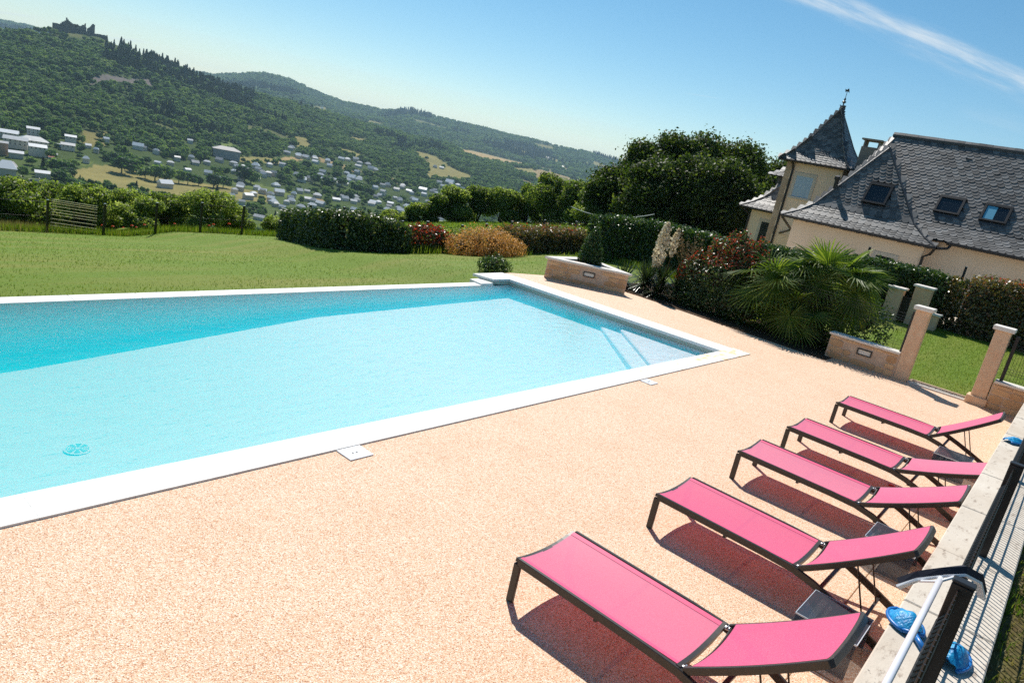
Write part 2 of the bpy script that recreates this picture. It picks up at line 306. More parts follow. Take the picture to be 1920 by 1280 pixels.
# ------------------------------------------------------------------ mesh helpers
class MB:
    def __init__(s): s.v = []; s.f = []; s.mi = []
    def add(s, v, f, mi=0):
        n = len(s.v); s.v += [tuple(map(float, q)) for q in v]; s.f += [tuple(i + n for i in q) for q in f]; s.mi += [mi] * len(f); return s
    def box(s, a, b, mi=0, rz=0, piv=None):
        x0, y0, z0 = a; x1, y1, z1 = b
        v = [(x0, y0, z0), (x1, y0, z0), (x1, y1, z0), (x0, y1, z0), (x0, y0, z1), (x1, y0, z1), (x1, y1, z1), (x0, y1, z1)]
        if rz:
            px, py = piv or ((x0 + x1) / 2, (y0 + y1) / 2); c, sn = math.cos(rz), math.sin(rz)
            v = [(px + (x - px) * c - (y - py) * sn, py + (x - px) * sn + (y - py) * c, z) for x, y, z in v]
        return s.add(v, [(3, 2, 1, 0), (4, 5, 6, 7), (0, 1, 5, 4), (1, 2, 6, 5), (2, 3, 7, 6), (3, 0, 4, 7)], mi)
    def prism(s, poly, z0, z1, mi=0):
        """poly counter-clockwise seen from above"""
        n = len(poly); v = [(x, y, z0) for x, y in poly] + [(x, y, z1) for x, y in poly]
        f = [tuple(range(n - 1, -1, -1)), tuple(range(n, 2 * n))] + [(i, (i + 1) % n, n + (i + 1) % n, n + i) for i in range(n)]
        return s.add(v, f, mi)
    def sweep(s, pts, w, h, up=(0, 0, 1), mi=0, cap=True):
        """rectangular bar along a path"""
        P = [Vector(q) for q in pts]; up = Vector(up); v = []
        for i, q in enumerate(P):
            t = (P[min(i + 1, len(P) - 1)] - P[max(i - 1, 0)]).normalized()
            sd_ = t.cross(up); sd_ = sd_.normalized() if sd_.length > 1e-6 else Vector((1, 0, 0)); u = sd_.cross(t)
            for a, b in ((-1, -1), (1, -1), (1, 1), (-1, 1)): v.append(q + sd_ * a * w / 2 + u * b * h / 2)
        f = []
        for i in range(len(P) - 1):
            for k in range(4): f.append((i * 4 + k, i * 4 + (k + 1) % 4, i * 4 + 4 + (k + 1) % 4, i * 4 + 4 + k))
        if cap: n = len(P) * 4; f += [(3, 2, 1, 0), (n - 4, n - 3, n - 2, n - 1)]
        return s.add(v, f, mi)
    def tube(s, pts, r, n=6, mi=0):
        P = [Vector(q) for q in pts]; rr = r if isinstance(r, (list, tuple)) else [r] * len(P); v = []
        for i, q in enumerate(P):
            t = (P[min(i + 1, len(P) - 1)] - P[max(i - 1, 0)]).normalized()
            ref = Vector((0, 0, 1)) if abs(t.z) < .9 else Vector((1, 0, 0))
            a = t.cross(ref).normalized(); b = t.cross(a)
            for k in range(n):
                an = 2 * math.pi * k / n; v.append(q + (a * math.cos(an) + b * math.sin(an)) * rr[i])
        f = [(i * n + k, i * n + n + k, i * n + n + (k + 1) % n, i * n + (k + 1) % n) for i in range(len(P) - 1) for k in range(n)]
        f += [tuple(range(n)), tuple(range(len(P) * n - 1, len(P) * n - n - 1, -1))]
        return s.add(v, f, mi)
    def lathe(s, prof, n=12, c=(0, 0), mi=0):
        v = [(c[0] + r * math.cos(2 * math.pi * k / n), c[1] + r * math.sin(2 * math.pi * k / n), z) for r, z in prof for k in range(n)]
        f = [(i * n + k, i * n + (k + 1) % n, i * n + n + (k + 1) % n, i * n + n + k) for i in range(len(prof) - 1) for k in range(n)]
        f += [tuple(range(n - 1, -1, -1)), tuple(range(len(prof) * n - n, len(prof) * n))]
        return s.add(v, f, mi)
    def build(s, name, mats, parent=None, smooth=False, bevel=0):
        me = bpy.data.meshes.new(name); me.from_pydata(s.v, [], s.f)
        for m_ in (mats if isinstance(mats, (list, tuple)) else [mats]): me.materials.append(MATS[m_])
        me.polygons.foreach_set('material_index', s.mi)
        if smooth: me.polygons.foreach_set('use_smooth', [True] * len(s.f))
        me.update()
        return link(name, me, parent, bevel)
def link(name, me, parent=None, bevel=0):
    o = bpy.data.objects.new(name, me); COL.objects.link(o)
    if parent is not None: o.parent = parent
    if bevel:
        b = o.modifiers.new('bevel', 'BEVEL'); b.width = bevel; b.segments = 1; b.limit_method = 'ANGLE'
    return o
def tag(o, label=None, cat=None, group=None, kind=None):
    for k, v_ in (('label', label), ('category', cat), ('group', group), ('kind', kind)):
        if v_: o[k] = v_
    return o
def thing(name, label, cat, loc=(0, 0, 0), rz=0, group=None):
    o = bpy.data.objects.new(name, None); COL.objects.link(o); o.location = loc; o.rotation_euler = (0, 0, rz); o.empty_display_size = .2
    return tag(o, label, cat, group)
KIDS = {}
def dup(o, parent=None):
    """copy of a thing with its parts and their sub-parts, meshes shared"""
    c = o.copy(); COL.objects.link(c)
    if parent is not None: c.parent = parent
    for ch in list(o.children): dup(ch, c)
    return c
def np_mesh(name, V, F, mats, mi=None, smooth=False):
    """fast mesh from arrays; F is (n,k)"""
    me = bpy.data.meshes.new(name); n, k = F.shape
    me.vertices.add(len(V)); me.vertices.foreach_set('co', np.ascontiguousarray(V, dtype=np.float32).ravel())
    me.loops.add(n * k); me.loops.foreach_set('vertex_index', np.ascontiguousarray(F, dtype=np.int32).ravel())
    me.polygons.add(n); me.polygons.foreach_set('loop_start', np.arange(0, n * k, k, dtype=np.int32)); me.polygons.foreach_set('loop_total', np.full(n, k, dtype=np.int32))
    for m_ in mats: me.materials.append(MATS[m_])
    if mi is not None: me.polygons.foreach_set('material_index', np.asarray(mi, dtype=np.int32))
    if smooth: me.polygons.foreach_set('use_smooth', np.ones(n, dtype=bool))
    me.update(calc_edges=True); return me
def unit(a): return a / np.maximum(np.linalg.norm(a, axis=1, keepdims=True), 1e-9)
def leaves(P, N, L, W, r=None, droop=.25, tilt=.7):
    """one folded rhombic blade per point, lying roughly in the surface with normal N"""
    r = r or rng; n = len(P)
    N = unit(N + r.normal(0, tilt, (n, 3))); T = unit(np.cross(N, r.normal(0, 1, (n, 3)))); T[:, 2] -= droop * r.random(n); T = unit(T)
    B = unit(np.cross(N, T)); N = np.cross(T, B)
    L = np.asarray(L) * np.ones(n); W = np.asarray(W) * np.ones(n); s = (.7 + .6 * r.random(n)); L = (L * s)[:, None]; W = (W * s)[:, None]
    V = np.empty((n, 4, 3)); V[:, 0] = P - T * L * .5; V[:, 1] = P + B * W * .5 + N * W * .22; V[:, 2] = P + T * L * .5; V[:, 3] = P - B * W * .5 + N * W * .22
    return V.reshape(-1, 3), np.arange(n * 4).reshape(n, 4)
def blob_points(blobs, n, r=None, inner=.25):
    """points and normals near the surface of a union of ellipsoids"""
    r = r or rng; bl = np.array([list(b[0]) + list(b[1]) for b in blobs], float); area = bl[:, 3] * bl[:, 4] + bl[:, 3] * bl[:, 5] + bl[:, 4] * bl[:, 5]
    k = r.choice(len(bl), n * 2, p=area / area.sum()); d = unit(r.normal(0, 1, (n * 2, 3)))
    rad = np.where(r.random(n * 2) < inner, r.uniform(.55, 1, n * 2), r.uniform(.9, 1.08, n * 2))
    P = bl[k, :3] + d * bl[k, 3:] * rad[:, None]; N = unit(d / bl[k, 3:])
    keep = np.ones(len(P), bool)
    for j in range(len(bl)):
        q = ((P - bl[j, :3]) / bl[j, 3:]); keep &= ~(((q * q).sum(1) < .55) & (k != j))
    P, N = P[keep][:n], N[keep][:n]; return P, N
def ico(sub=2):
    import bmesh
    bm = bmesh.new(); bmesh.ops.create_icosphere(bm, subdivisions=sub, radius=1); v = np.array([q.co[:] for q in bm.verts]); f = np.array([[w.index for w in q.verts] for q in bm.faces]); bm.free(); return v, f
ICO1 = ico(1); ICO2 = ico(2)
def core(blobs, k=.8, r=None):  # solid lumps added inside a crown to stop light passing through
    r = r or rng; V = []; F = []; n = 0
    for c, e in blobs:
        v = ICO1[0] * (np.array(e) * k) * (1 + r.normal(0, .08, (len(ICO1[0]), 1))) + np.array(c); V.append(v); F.append(ICO1[1] + n); n += len(v)
    return np.vstack(V), np.vstack(F)
def join(parts):
    V = []; F = []; n = 0
    for v, f in parts: V.append(v); F.append(f + n); n += len(v)
    return np.vstack(V), np.vstack(F)

# ------------------------------------------------------------------ terrain
HILLT=[[32.159, -1.831, 3000, 1700, 1.1], [36.147, -1.192, 2900, 1500, 1.1], [40.47, -0.948, 2800, 1350, 1.1], [45.582, -0.745, 2700, 1250, 1.1], [51.361, -0.586, 2600, 1150, 1.1], [56.891, -0.168, 2400, 1050, 1.1], [61.681, 0.012, 2200, 960, 1.15], [63.792, 0.275, 2100, 920, 1.2], [66.174, 0.867, 2050, 880, 1.25], [68.112, 1.168, 2000, 850, 1.3], [69.827, 1.623, 2000, 830, 1.3], [70.869, 1.562, 2000, 820, 1.3], [72.024, 1.274, 1950, 800, 1.35], [73.843, 0.82, 1900, 780, 1.35], [75.058, 0.422, 1900, 780, 1.35], [76.628, 0.061, 1900, 780, 1.35]]
FART=[[22.31, -0.042, 5200], [28.504, 0.372, 5200], [33.2, 0.767, 5200], [34.903, 0.833, 5200], [36.601, 0.859, 5200], [39.155, 0.916, 5200], [40.843, 0.901, 5200], [43.394, 1.033, 5200], [46.318, 1.079, 5200], [48.808, 1.242, 5300], [50.756, 0.76, 5300], [53.927, 0.76, 5400], [55.506, 1.001, 5400], [57.834, 1.515, 5500], [59.671, 1.516, 5500], [62.79, 0.677, 5500], [66.148, 0.455, 5800], [69.33, 0.678, 6000], [72.163, 1.111, 6200], [73.436, 1.238, 6300], [75.066, 1.196, 6500], [76.628, 1.155, 6500]]
FIELDS=[('meadow', [(266.3, 797.8), (311.4, 839.3), (354.6, 837.2), (389.6, 822.4), (433.6, 821.4), (463.1, 813.1), (497.2, 785.7), (442.4, 718.5), (386.2, 707.2), (322.0, 676.8), (294.9, 717.0), (247.5, 712.2)]), ('green', [(464.8, 848.5), (510.6, 872.1), (538.5, 840.2), (559.2, 771.5), (503.2, 765.9), (493.4, 803.8)]), ('meadow', [(332.6, 952.4), (360.5, 1017.9), (400.5, 1038.7), (377.8, 988.5), (352.7, 937.3), (334.0, 925.3)]), ('green', [(566.8, 1093.6), (636.5, 1182.9), (663.6, 1159.3), (637.6, 1112.4), (576.6, 1069.0)]), ('meadow', [(580.0, 1042.8), (657.9, 1082.6), (733.0, 1122.1), (686.8, 1052.1), (609.3, 1015.8), (559.1, 994.7)]), ('tan', [(672.6, 1087.6), (756.8, 1142.4), (751.8, 1117.6), (685.5, 1054.9), (649.7, 1044.5)]), ('meadow', [(881.9, 1355.2), (916.8, 1368.8), (872.9, 1269.0), (801.4, 1211.8)]), ('tan', [(827.0, 1182.1), (857.9, 1152.5), (825.4, 1117.6), (789.3, 1123.2)]), ('tan', [(859.5, 1149.6), (870.6, 1101.8), (842.4, 1071.3), (815.6, 1093.8)]), ('meadow', [(974.7, 1336.0), (1017.8, 1335.4), (990.2, 1241.1), (965.2, 1219.3), (942.3, 1270.8)]), ('meadow', [(1479.3, 1644.1), (1477.6, 1589.8), (1310.0, 1216.6), (1150.1, 1138.4), (1065.3, 1139.4), (1213.2, 1285.8), (1294.5, 1422.7)]), ('tan', [(1836.9, 1839.9), (2520.1, 2432.4), (2714.1, 2200.8), (2077.0, 1721.4), (1905.0, 1678.4), (1772.0, 1709.9)]), ('meadow', [(1855.4, 1600.6), (2181.1, 1743.9), (1811.4, 1446.4), (1708.2, 1431.5)]), ('tan', [(2079.2, 1665.3), (2614.9, 2000.8), (2292.0, 1576.6), (2164.6, 1585.2), (1642.9, 1304.1)]), ('tan', [(1568.7, 1361.7), (1595.0, 1260.0), (1521.6, 1225.7)]), ('meadow', [(3280.1, 2820.7), (3291.5, 2668.4), (3005.2, 2461.2), (3169.2, 2712.9)]), ('tan', [(3055.7, 2273.4), (2951.3, 2141.7), (2685.7, 1965.6), (2937.8, 2196.0)]), ('meadow', [(3933.9, 2691.7), (3817.9, 2492.8), (3552.9, 2341.8), (3690.0, 2510.4)]), ('meadow', [(3819.7, 3106.6), (3986.1, 3050.9), (3727.4, 2866.9), (3643.8, 2935.2)]), ('meadow', [(3401.9, 2668.3), (3455.6, 2586.8), (3055.1, 2301.6), (3234.7, 2524.3)]), ('scree', [(515.3, 1424.4), (552.4, 1471.7), (608.1, 1506.4), (672.2, 1559.7), (658.3, 1516.2), (567.0, 1425.2), (496.3, 1374.9)]), ('tan', [(885.8, 1056.2), (924.2, 1079.0), (925.7, 1044.1), (877.8, 1015.3)]), ('tan', [(545.2, 798.5), (563.9, 792.5), (561.4, 772.3), (530.0, 754.7)]), ('meadow', [(2293.3, 3371.3), (2563.5, 3642.5), (2248.4, 3205.9), (1368.0, 1990.1)]), ('meadow', [(2494.2, 3173.4), (2526.1, 3078.0), (2438.8, 2984.6), (2379.4, 3013.5)]), ('olive', [(526.9, 1802.3), (598.0, 1842.9), (691.3, 1865.9), (736.1, 1831.6), (664.7, 1705.4), (591.9, 1702.9), (516.1, 1643.3), (499.0, 1675.2)]), ('green', [(298.8, 847.7), (316.5, 846.1), (292.0, 827.8), (277.4, 828.6)]), ('green', [(266.1, 831.0), (275.7, 823.6), (249.8, 801.1)]), ('meadow', [(914.1, 1141.5), (946.4, 1139.6), (896.8, 1082.7), (871.6, 1086.6)]), ('meadow', [(1252.0, 1663.2), (1325.1, 1673.5), (1263.9, 1607.2), (1209.8, 1602.1)]), ('meadow', [(2059.1, 1572.9), (2280.2, 1664.5), (2132.6, 1515.6), (1856.2, 1390.4)]), ('green', [(500.4, 840.7), (523.9, 855.0), (505.4, 809.0), (483.6, 799.4)])]
HOUSES=[('slate', 516.8, 968.1, 9.9), ('slate', 532.5, 958.2, 9.9), ('slate', 527.5, 941.9, 9.7), ('slate', 537.2, 942.0, 9.8), ('slate', 536.1, 931.7, 9.7), ('slate', 569.2, 963.1, 10.1), ('slate', 563.7, 945.1, 9.9), ('slate', 562.4, 932.0, 9.8), ('slate', 552.5, 912.4, 9.6), ('slate', 567.2, 924.2, 9.8), ('slate', 578.2, 929.2, 9.9), ('slate', 609.3, 992.7, 10.5), ('slate', 643.9, 1012.6, 10.8), ('slate', 789.3, 1218.0, 13.1), ('slate', 736.4, 1146.9, 12.3), ('slate', 749.7, 1132.4, 12.3), ('slate', 766.9, 1134.9, 12.4), ('slate', 788.5, 1140.1, 12.5), ('slate', 766.5, 1104.1, 12.1), ('slate', 807.4, 1126.2, 12.5), ('slate', 784.5, 1087.0, 12.1), ('slate', 632.4, 954.7, 10.3), ('slate', 638.0, 926.9, 10.2), ('slate', 695.3, 983.6, 10.9), ('slate', 721.9, 1017.0, 11.3), ('slate', 669.5, 935.1, 10.4), ('slate', 701.8, 957.1, 10.7), ('slate', 741.6, 974.1, 11.0), ('slate', 709.2, 935.2, 10.6), ('slate', 794.6, 1011.6, 11.6), ('slate', 769.3, 980.9, 11.2), ('slate', 906.7, 1200.1, 13.6), ('slate', 931.4, 1206.6, 13.8), ('slate', 920.4, 1178.2, 13.5), ('slate', 893.8, 1146.0, 13.1), ('slate', 947.9, 1186.1, 13.7), ('slate', 915.2, 1135.3, 13.2), ('slate', 921.5, 1130.7, 13.2), ('slate', 889.9, 1197.1, 13.5), ('slate', 786.3, 1038.2, 11.8), ('slate', 824.1, 1058.1, 12.1), ('slate', 427.9, 762.2, 7.9), ('slate', 397.9, 713.7, 7.4), ('slate', 446.8, 754.1, 7.9), ('slate', 474.6, 782.0, 8.3), ('slate', 477.8, 769.5, 8.2), ('slate', 389.0, 677.3, 7.0), ('slate', 434.9, 688.6, 7.3), ('slate', 434.9, 674.9, 7.2), ('slate', 515.8, 779.7, 8.4), ('slate', 494.8, 753.4, 8.1), ('slate', 466.4, 717.1, 7.7), ('slate', 522.0, 758.5, 8.3), ('slate', 525.9, 751.4, 8.3), ('slate', 550.7, 703.5, 8.1), ('slate', 824.4, 971.1, 11.5), ('slate', 804.9, 960.6, 11.3), ('slate', 749.5, 849.6, 10.2), ('slate', 653.1, 760.3, 9.0), ('slate', 864.0, 977.3, 11.8), ('white', 617.4, 917.8, 13.3), ('white', 448.9, 787.9, 10.9), ('white', 422.4, 723.4, 10.1), ('white', 476.1, 784.5, 11.0), ('white', 450.7, 723.6, 10.3), ('white', 498.6, 784.7, 11.2), ('white', 771.7, 1003.8, 15.2), ('white', 669.5, 935.1, 13.8), ('slate', 1052.0, 1080.8, 11.3), ('slate', 1079.4, 1073.8, 11.4), ('slate', 1014.5, 1030.4, 10.9), ('slate', 854.3, 967.8, 9.7), ('slate', 860.2, 915.1, 9.4), ('slate', 942.1, 944.4, 10.0), ('slate', 1076.8, 1035.8, 11.2), ('slate', 742.2, 839.7, 8.4), ('slate', 722.4, 788.7, 8.0), ('slate', 828.6, 870.5, 9.0), ('slate', 1104.6, 1025.1, 11.3), ('slate', 1251.1, 1308.8, 13.6), ('slate', 1271.9, 1307.3, 13.7), ('slate', 1086.1, 1059.4, 11.4), ('white', 895.1, 957.1, 13.8), ('white', 1084.9, 1083.2, 16.1), ('slate', 3322.0, 2602.4, 19.0), ('slate', 3360.6, 2606.8, 19.2), ('slate', 3356.6, 2590.2, 19.1), ('slate', 3078.3, 2951.4, 19.2), ('slate', 2493.4, 2430.3, 15.7), ('slate', 2977.4, 2202.4, 16.7), ('slate', 370.1, 969.9, 7.8), ('slate', 302.6, 842.0, 6.7), ('slate', 411.9, 960.9, 7.9), ('slate', 421.1, 947.4, 7.8), ('slate', 439.5, 928.8, 7.7), ('slate', 468.3, 950.9, 8.0), ('slate', 527.1, 1077.5, 9.0), ('slate', 777.9, 1204.6, 10.8), ('slate', 742.5, 1122.3, 10.1), ('slate', 768.0, 1136.1, 10.3), ('slate', 783.6, 1130.8, 10.3), ('slate', 733.0, 1145.8, 10.2), ('slate', 1983.8, 3498.8, 30.2), ('slate', 1944.6, 3484.8, 30.0), ('slate', 2093.1, 3344.2, 29.7), ('slate', 2333.7, 3362.9, 30.8), ('slate', 331.4, 918.0, 7.3), ('slate', 332.2, 896.9, 7.2), ('white', 404.0, 959.7, 15.7), ('white', 342.0, 744.3, 14.8)]
BIG=[('long', 253.6, 931.7, 24.7, 6.5), ('long', 249.9, 880.1, 20.6, 8.9), ('block', 267.4, 887.4, 25.1, 8.4), ('wing', 259.9, 849.5, 14.7, 9.4), ('tower', 196.2, 713.9, 12.8, 10.0), ('grid', 285.3, 947.8, 11.9, 8.9), ('low', 211.7, 707.3, 13.3, 3.9), ('shed', 229.9, 736.3, 11.6, 4.6), ('plain', 272.1, 847.0, 9.4, 4.0), ('villa', 318.8, 934.9, 11.1, 7.4), ('villa', 303.0, 895.7, 12.8, 5.7), ('orange', 227.2, 840.6, 9.2, 11.8), ('shed', 235.4, 828.7, 11.7, 5.2), ('villa', 265.9, 828.7, 5.2, 4.6), ('hall', 548.2, 1008.7, 36.3, 12.1), ('hall', 213.6, 765.8, 8.4, 3.6)]
MTREES=[(327.8, 814.8, 22.5), (346.3, 830.7, 17.6), (347.1, 802.8, 14.5), (351.7, 790.1, 22.1), (365.4, 792.8, 23.6), (380.4, 796.1, 18.6), (390.5, 795.9, 17.3), (403.5, 797.3, 13.4), (419.1, 793.2, 20.2), (435.6, 802.3, 17.8), (498.3, 866.3, 25.5), (503.8, 859.7, 22.5), (267.7, 836.1, 13.2), (248.4, 768.0, 18.2), (254.0, 757.6, 18.0), (253.9, 744.1, 13.0), (233.4, 708.0, 14.6), (240.6, 800.2, 10.1), (365.5, 978.7, 11.0), (358.8, 953.8, 7.7), (360.9, 943.2, 6.1), (259.3, 733.7, 4.7), (606.3, 943.1, 16.9), (612.7, 917.6, 14.9), (637.5, 913.6, 18.4), (690.3, 919.8, 19.0), (646.2, 891.5, 24.8), (686.3, 873.4, 28.4), (693.3, 856.5, 18.2), (619.3, 803.6, 15.3), (534.4, 821.1, 10.3), (660.5, 1033.7, 5.5), (661.5, 1027.5, 5.5), (670.1, 1022.5, 16.5), (699.7, 1029.4, 18.7), (629.3, 1021.7, 4.5), (914.5, 1091.6, 17.1), (1356.5, 1455.5, 12.0), (1287.9, 1319.3, 13.9), (911.8, 1024.8, 18.6), (717.5, 972.1, 18.2), (565.6, 992.6, 8.6), (583.7, 994.3, 8.7), (554.6, 1093.2, 9.2), (418.9, 1018.9, 11.6), (425.7, 1007.2, 9.9)]


# crest of the castle hill and of the far ridge: azimuth (deg), crest elevation (deg), crest distance (m)
HILL=np.array(HILLT); FAR=np.array(FART)
def smooth(u):
    u=np.clip(u,0,1); return u*u*(3-2*u)
def wob(x,y,s):
    x=x/s;y=y/s
    return (np.sin(x*1.7+1.3*np.sin(y*1.1))+np.sin(y*2.1+1.7*np.sin(x*.9+2))+.5*np.sin(x*4.1+y*3.3)+.5*np.sin(y*4.7-x*2.9))/3
def lawn_z(x,y):
    t=np.maximum(0,y-11.0)
    z=-.07-(.175-.055*smooth((x-19)/7))*t*(t/(t+2.0))
    z=z-.3*smooth((13.2-x)/2.0)*smooth((y-8)/2)
    r=smooth((x-17)/9)*smooth((9-y)/5)
    return z+.32*r
def ground_z(x,y):
    x=np.asarray(x,float);y=np.asarray(y,float)
    az=np.degrees(np.arctan2(y,x)); d=np.hypot(x,y)
    zl=lawn_z(x,y)
    a=smooth((az-16)/14)                      # 1 on the valley side
    zv=np.interp(d,[34,45,70,120,220,400,600,900,12000],[-4.9,-7,-13,-27,-58,-92,-105,-107,-125])
    zv=zv+4*wob(x,y,260)*smooth((d-300)/300)
    ec=np.interp(az,HILL[:,0],HILL[:,1]); dc=np.interp(az,HILL[:,0],HILL[:,2]); db=np.interp(az,HILL[:,0],HILL[:,3])
    zc=3+dc*np.tan(np.radians(ec))
    u=(d-db)/(dc-db)
    pw=np.interp(az,HILL[:,0],HILL[:,4])
    zh=np.where(u<1,-106+(zc+106)*np.clip(u,0,1)**pw, zc-(d-dc)*.25-30*smooth((d-dc)/300))
    zh=zh+11*wob(x,y,210)*np.clip(u*2,0,1)*np.clip((1.0-u)*4,0,1)*(u>0)
    ef=np.interp(az,FAR[:,0],FAR[:,1]); df=np.interp(az,FAR[:,0],FAR[:,2])
    zf_=3+df*np.tan(np.radians(ef)); v=(d-2600)/(df-2600)
    zf=np.where(v<1,-115+(zf_+115)*np.clip(v,0,1)**1.05, zf_-(d-df)*.2)
    zf=zf+26*wob(x,y,520)*np.clip(v*2,0,1)*np.clip((1-v)*4,0,1)*(v>0)
    zz=np.maximum(np.maximum(zv,np.where(d>db,zh,-1e3)),np.where(d>2600,zf,-1e3))
    zr=np.interp(d,[40,80,160,400,12000],[-.3,-2,-14,-50,-120])
    zo=a*zz+(1-a)*zr
    m=smooth((d-33)/9)
    z=zl*(1-m)+zo*m
    # the pasture above the right part of the fence, level with the hedge tops
    eb=3.3+.185*(az-27)+.95*(56-d)/28
    zp=3-d*np.tan(np.radians(np.clip(eb,1.0,9)))
    w=smooth((az-21)/5)*smooth((51.5-az)/3)*smooth((d-29.6-.40*np.clip(42-az,0,8))/1.6)*smooth((78-d)/18)
    return z*(1-w)+zp*w

def gz(x, y): return float(ground_z(float(x), float(y)))
def inpoly(x, y, poly):
    c = np.zeros(x.shape, bool); n = len(poly)
    for i in range(n):
        (x0, y0), (x1, y1) = poly[i], poly[i - 1]
        if y0 == y1: continue
        c ^= ((y0 > y) != (y1 > y)) & (x < (x1 - x0) * (y - y0) / (y1 - y0) + x0)
    return c
COVER = {'meadow': (.23, .20, .075), 'green': (.13, .17, .045), 'tan': (.36, .26, .13), 'scree': (.155, .135, .13), 'olive': (.095, .125, .042)}
def cover_at(x, y):
    """land cover colour and a mask of open ground"""
    x = np.asarray(x, float); y = np.asarray(y, float); d = np.hypot(x, y)
    col = np.empty(x.shape + (3,)); col[:] = (.055, .085, .026)
    near = np.clip((1050 - d) / 350, 0, 1)[..., None] * np.clip((d - 60) / 60, 0, 1)[..., None]
    col = col * (1 - near) + np.array((.10, .14, .04)) * near
    past = (d < 75) & (d > 30); col[past] = (.15, .235, .03)
    op = np.zeros(x.shape, bool)
    jx, jy = x + 6 * wob(x, y, 40), y + 6 * wob(y, x, 43)
    for k, poly in FIELDS:
        i = inpoly(jx, jy, poly); v = 1 + .18 * np.sin(poly[0][0]); col[i] = np.array(COVER[k]) * v
        if k != 'olive': op |= i
    far = (d > 3000); t = wob(x, y, 330) + .6 * wob(y, x, 170)
    i = far & (t > .62) & ~op; col[i] = (.15, .15, .065); op |= i
    i = (d < 2900) & (d > 1250) & ((wob(x, y, 150) + .7 * wob(y, x, 80)) > .93) & ~op; col[i] = (.12, .13, .05); op |= i
    return col, op
azs = np.radians(np.concatenate([np.arange(-90, -10, 4.), np.arange(-10, 24, 1.0), np.arange(24, 80, .13), np.arange(80, 180, 4.), np.array([180.])]))
ds = np.concatenate([np.linspace(30, 46, 12), np.geomspace(48, 500, 34), np.geomspace(515, 3000, 165), np.geomspace(3040, 8200, 70)])
A, D = np.meshgrid(azs, ds, indexing='ij'); X = D * np.cos(A); Y = D * np.sin(A); Z = ground_z(X, Y)
Z = np.where(D < 40, Z - .06, Z)
na, nd = A.shape; idx = np.arange(na * nd).reshape(na, nd)
F = np.stack([idx[:-1, :-1], idx[:-1, 1:], idx[1:, 1:], idx[1:, :-1]], -1).reshape(-1, 4)[:, ::-1]
me = np_mesh('hills', np.stack([X, Y, Z], -1).reshape(-1, 3), F, ['terrain'], smooth=True)
cc, _ = cover_at(X.ravel(), Y.ravel())
at_ = me.color_attributes.new('cover', 'FLOAT_COLOR', 'POINT'); at_.data.foreach_set('color', np.concatenate([cc, np.ones((len(cc), 1))], 1).astype(np.float32).ravel())
tag(link('hills', me), kind='structure')

# lawn sheet: under the terrace edges, down to the fence, round the house
gx = np.arange(-46, 44.1, .5); gy = np.arange(-22, 43, .5); GX, GY = np.meshgrid(gx, gy, indexing='ij'); GZ = ground_z(GX, GY)
GZ = GZ + .02 * wob(GX, GY, 3.1) * (GY > 12)
idx = np.arange(GX.size).reshape(GX.shape); F = np.stack([idx[:-1, :-1], idx[1:, :-1], idx[1:, 1:], idx[:-1, 1:]], -1).reshape(-1, 4)
cx_ = (GX[:-1, :-1] + .25).ravel(); cy_ = (GY[:-1, :-1] + .25).ravel()
keep = ~((cx_ < 16.4) & (cy_ < 9.6)) & (np.hypot(cx_, cy_) < 45)
keep &= ~((cx_ < 13.0) & (cy_ < 10.4)) & ~((cx_ > 12.2) & (cx_ < 14.0) & (cy_ < 10.95))
tag(link('lawn', np_mesh('lawn', np.stack([GX, GY, GZ], -1).reshape(-1, 3), F[keep], ['lawn'], smooth=True)), kind='structure')
b = MB(); n = 30
xs = np.linspace(-30, 16.0, 60); ys = np.linspace(-26, -.16, 40); GX2, GY2 = np.meshgrid(xs, ys, indexing='ij'); idx = np.arange(GX2.size).reshape(GX2.shape)
GZ2 = .67 + .05 * wob(GX2, GY2, 1.2)
tag(link('dry_ground', np_mesh('dry_ground', np.stack([GX2, GY2, GZ2], -1).reshape(-1, 3), np.stack([idx[:-1, :-1], idx[1:, :-1], idx[1:, 1:], idx[:-1, 1:]], -1).reshape(-1, 4), ['dry_ground'], smooth=True)), kind='structure')
MB().prism([(16.1, 3.9), (25, 3.9), (25.5, 9.5), (17.4, 10.1), (16.5, 9.2)], -.35, .012).build('flower_bed', 'soil').__setitem__('kind', 'structure')

# ------------------------------------------------------------------ terrace and pool
def xr(y): return 13.5 - (y - 5.2) * .06            # inner edge of the right pool side
def yw(x): return 10.17 + .037 * (x - 2.75)         # inner edge of the overflow side
YN, YO = 5.19, 4.82                                 # inner and outer edge of the near coping
XO = 14.06
deck = MB()
deck.prism([(-12, .25), (16.62, .25), (16.62, 4.3), (16.55, 4.81), (-12, 4.81)], -.12, 0)
deck.prism([(XO + .01, 4.81), (16.55, 4.81), (16.45, 9.3), (15.2, 10.95), (13.95, 11.25), (13.62, 11.2)], -.12, 0)
dk = deck.build('terrace', 'gravel'); dk['kind'] = 'structure'
j = MB(); j.box((4.151, .4, -.01), (4.159, 4.58, .0012)); j.build('joint', 'joint', dk)
j = MB(); j.box((9.765, 3.8, -.01), (9.775, 4.55, .0012)); j.build('joint', 'joint', dk)
for a, b_ in (((4.92, .3, .001), (4.928, .72, .004)), ((4.2, .722, .001), (9.0, .729, .004)), ((6.9, .3, .001), (6.908, .72, .004))):
    MB().box(a, b_).build('joint', 'dark_joint', dk)

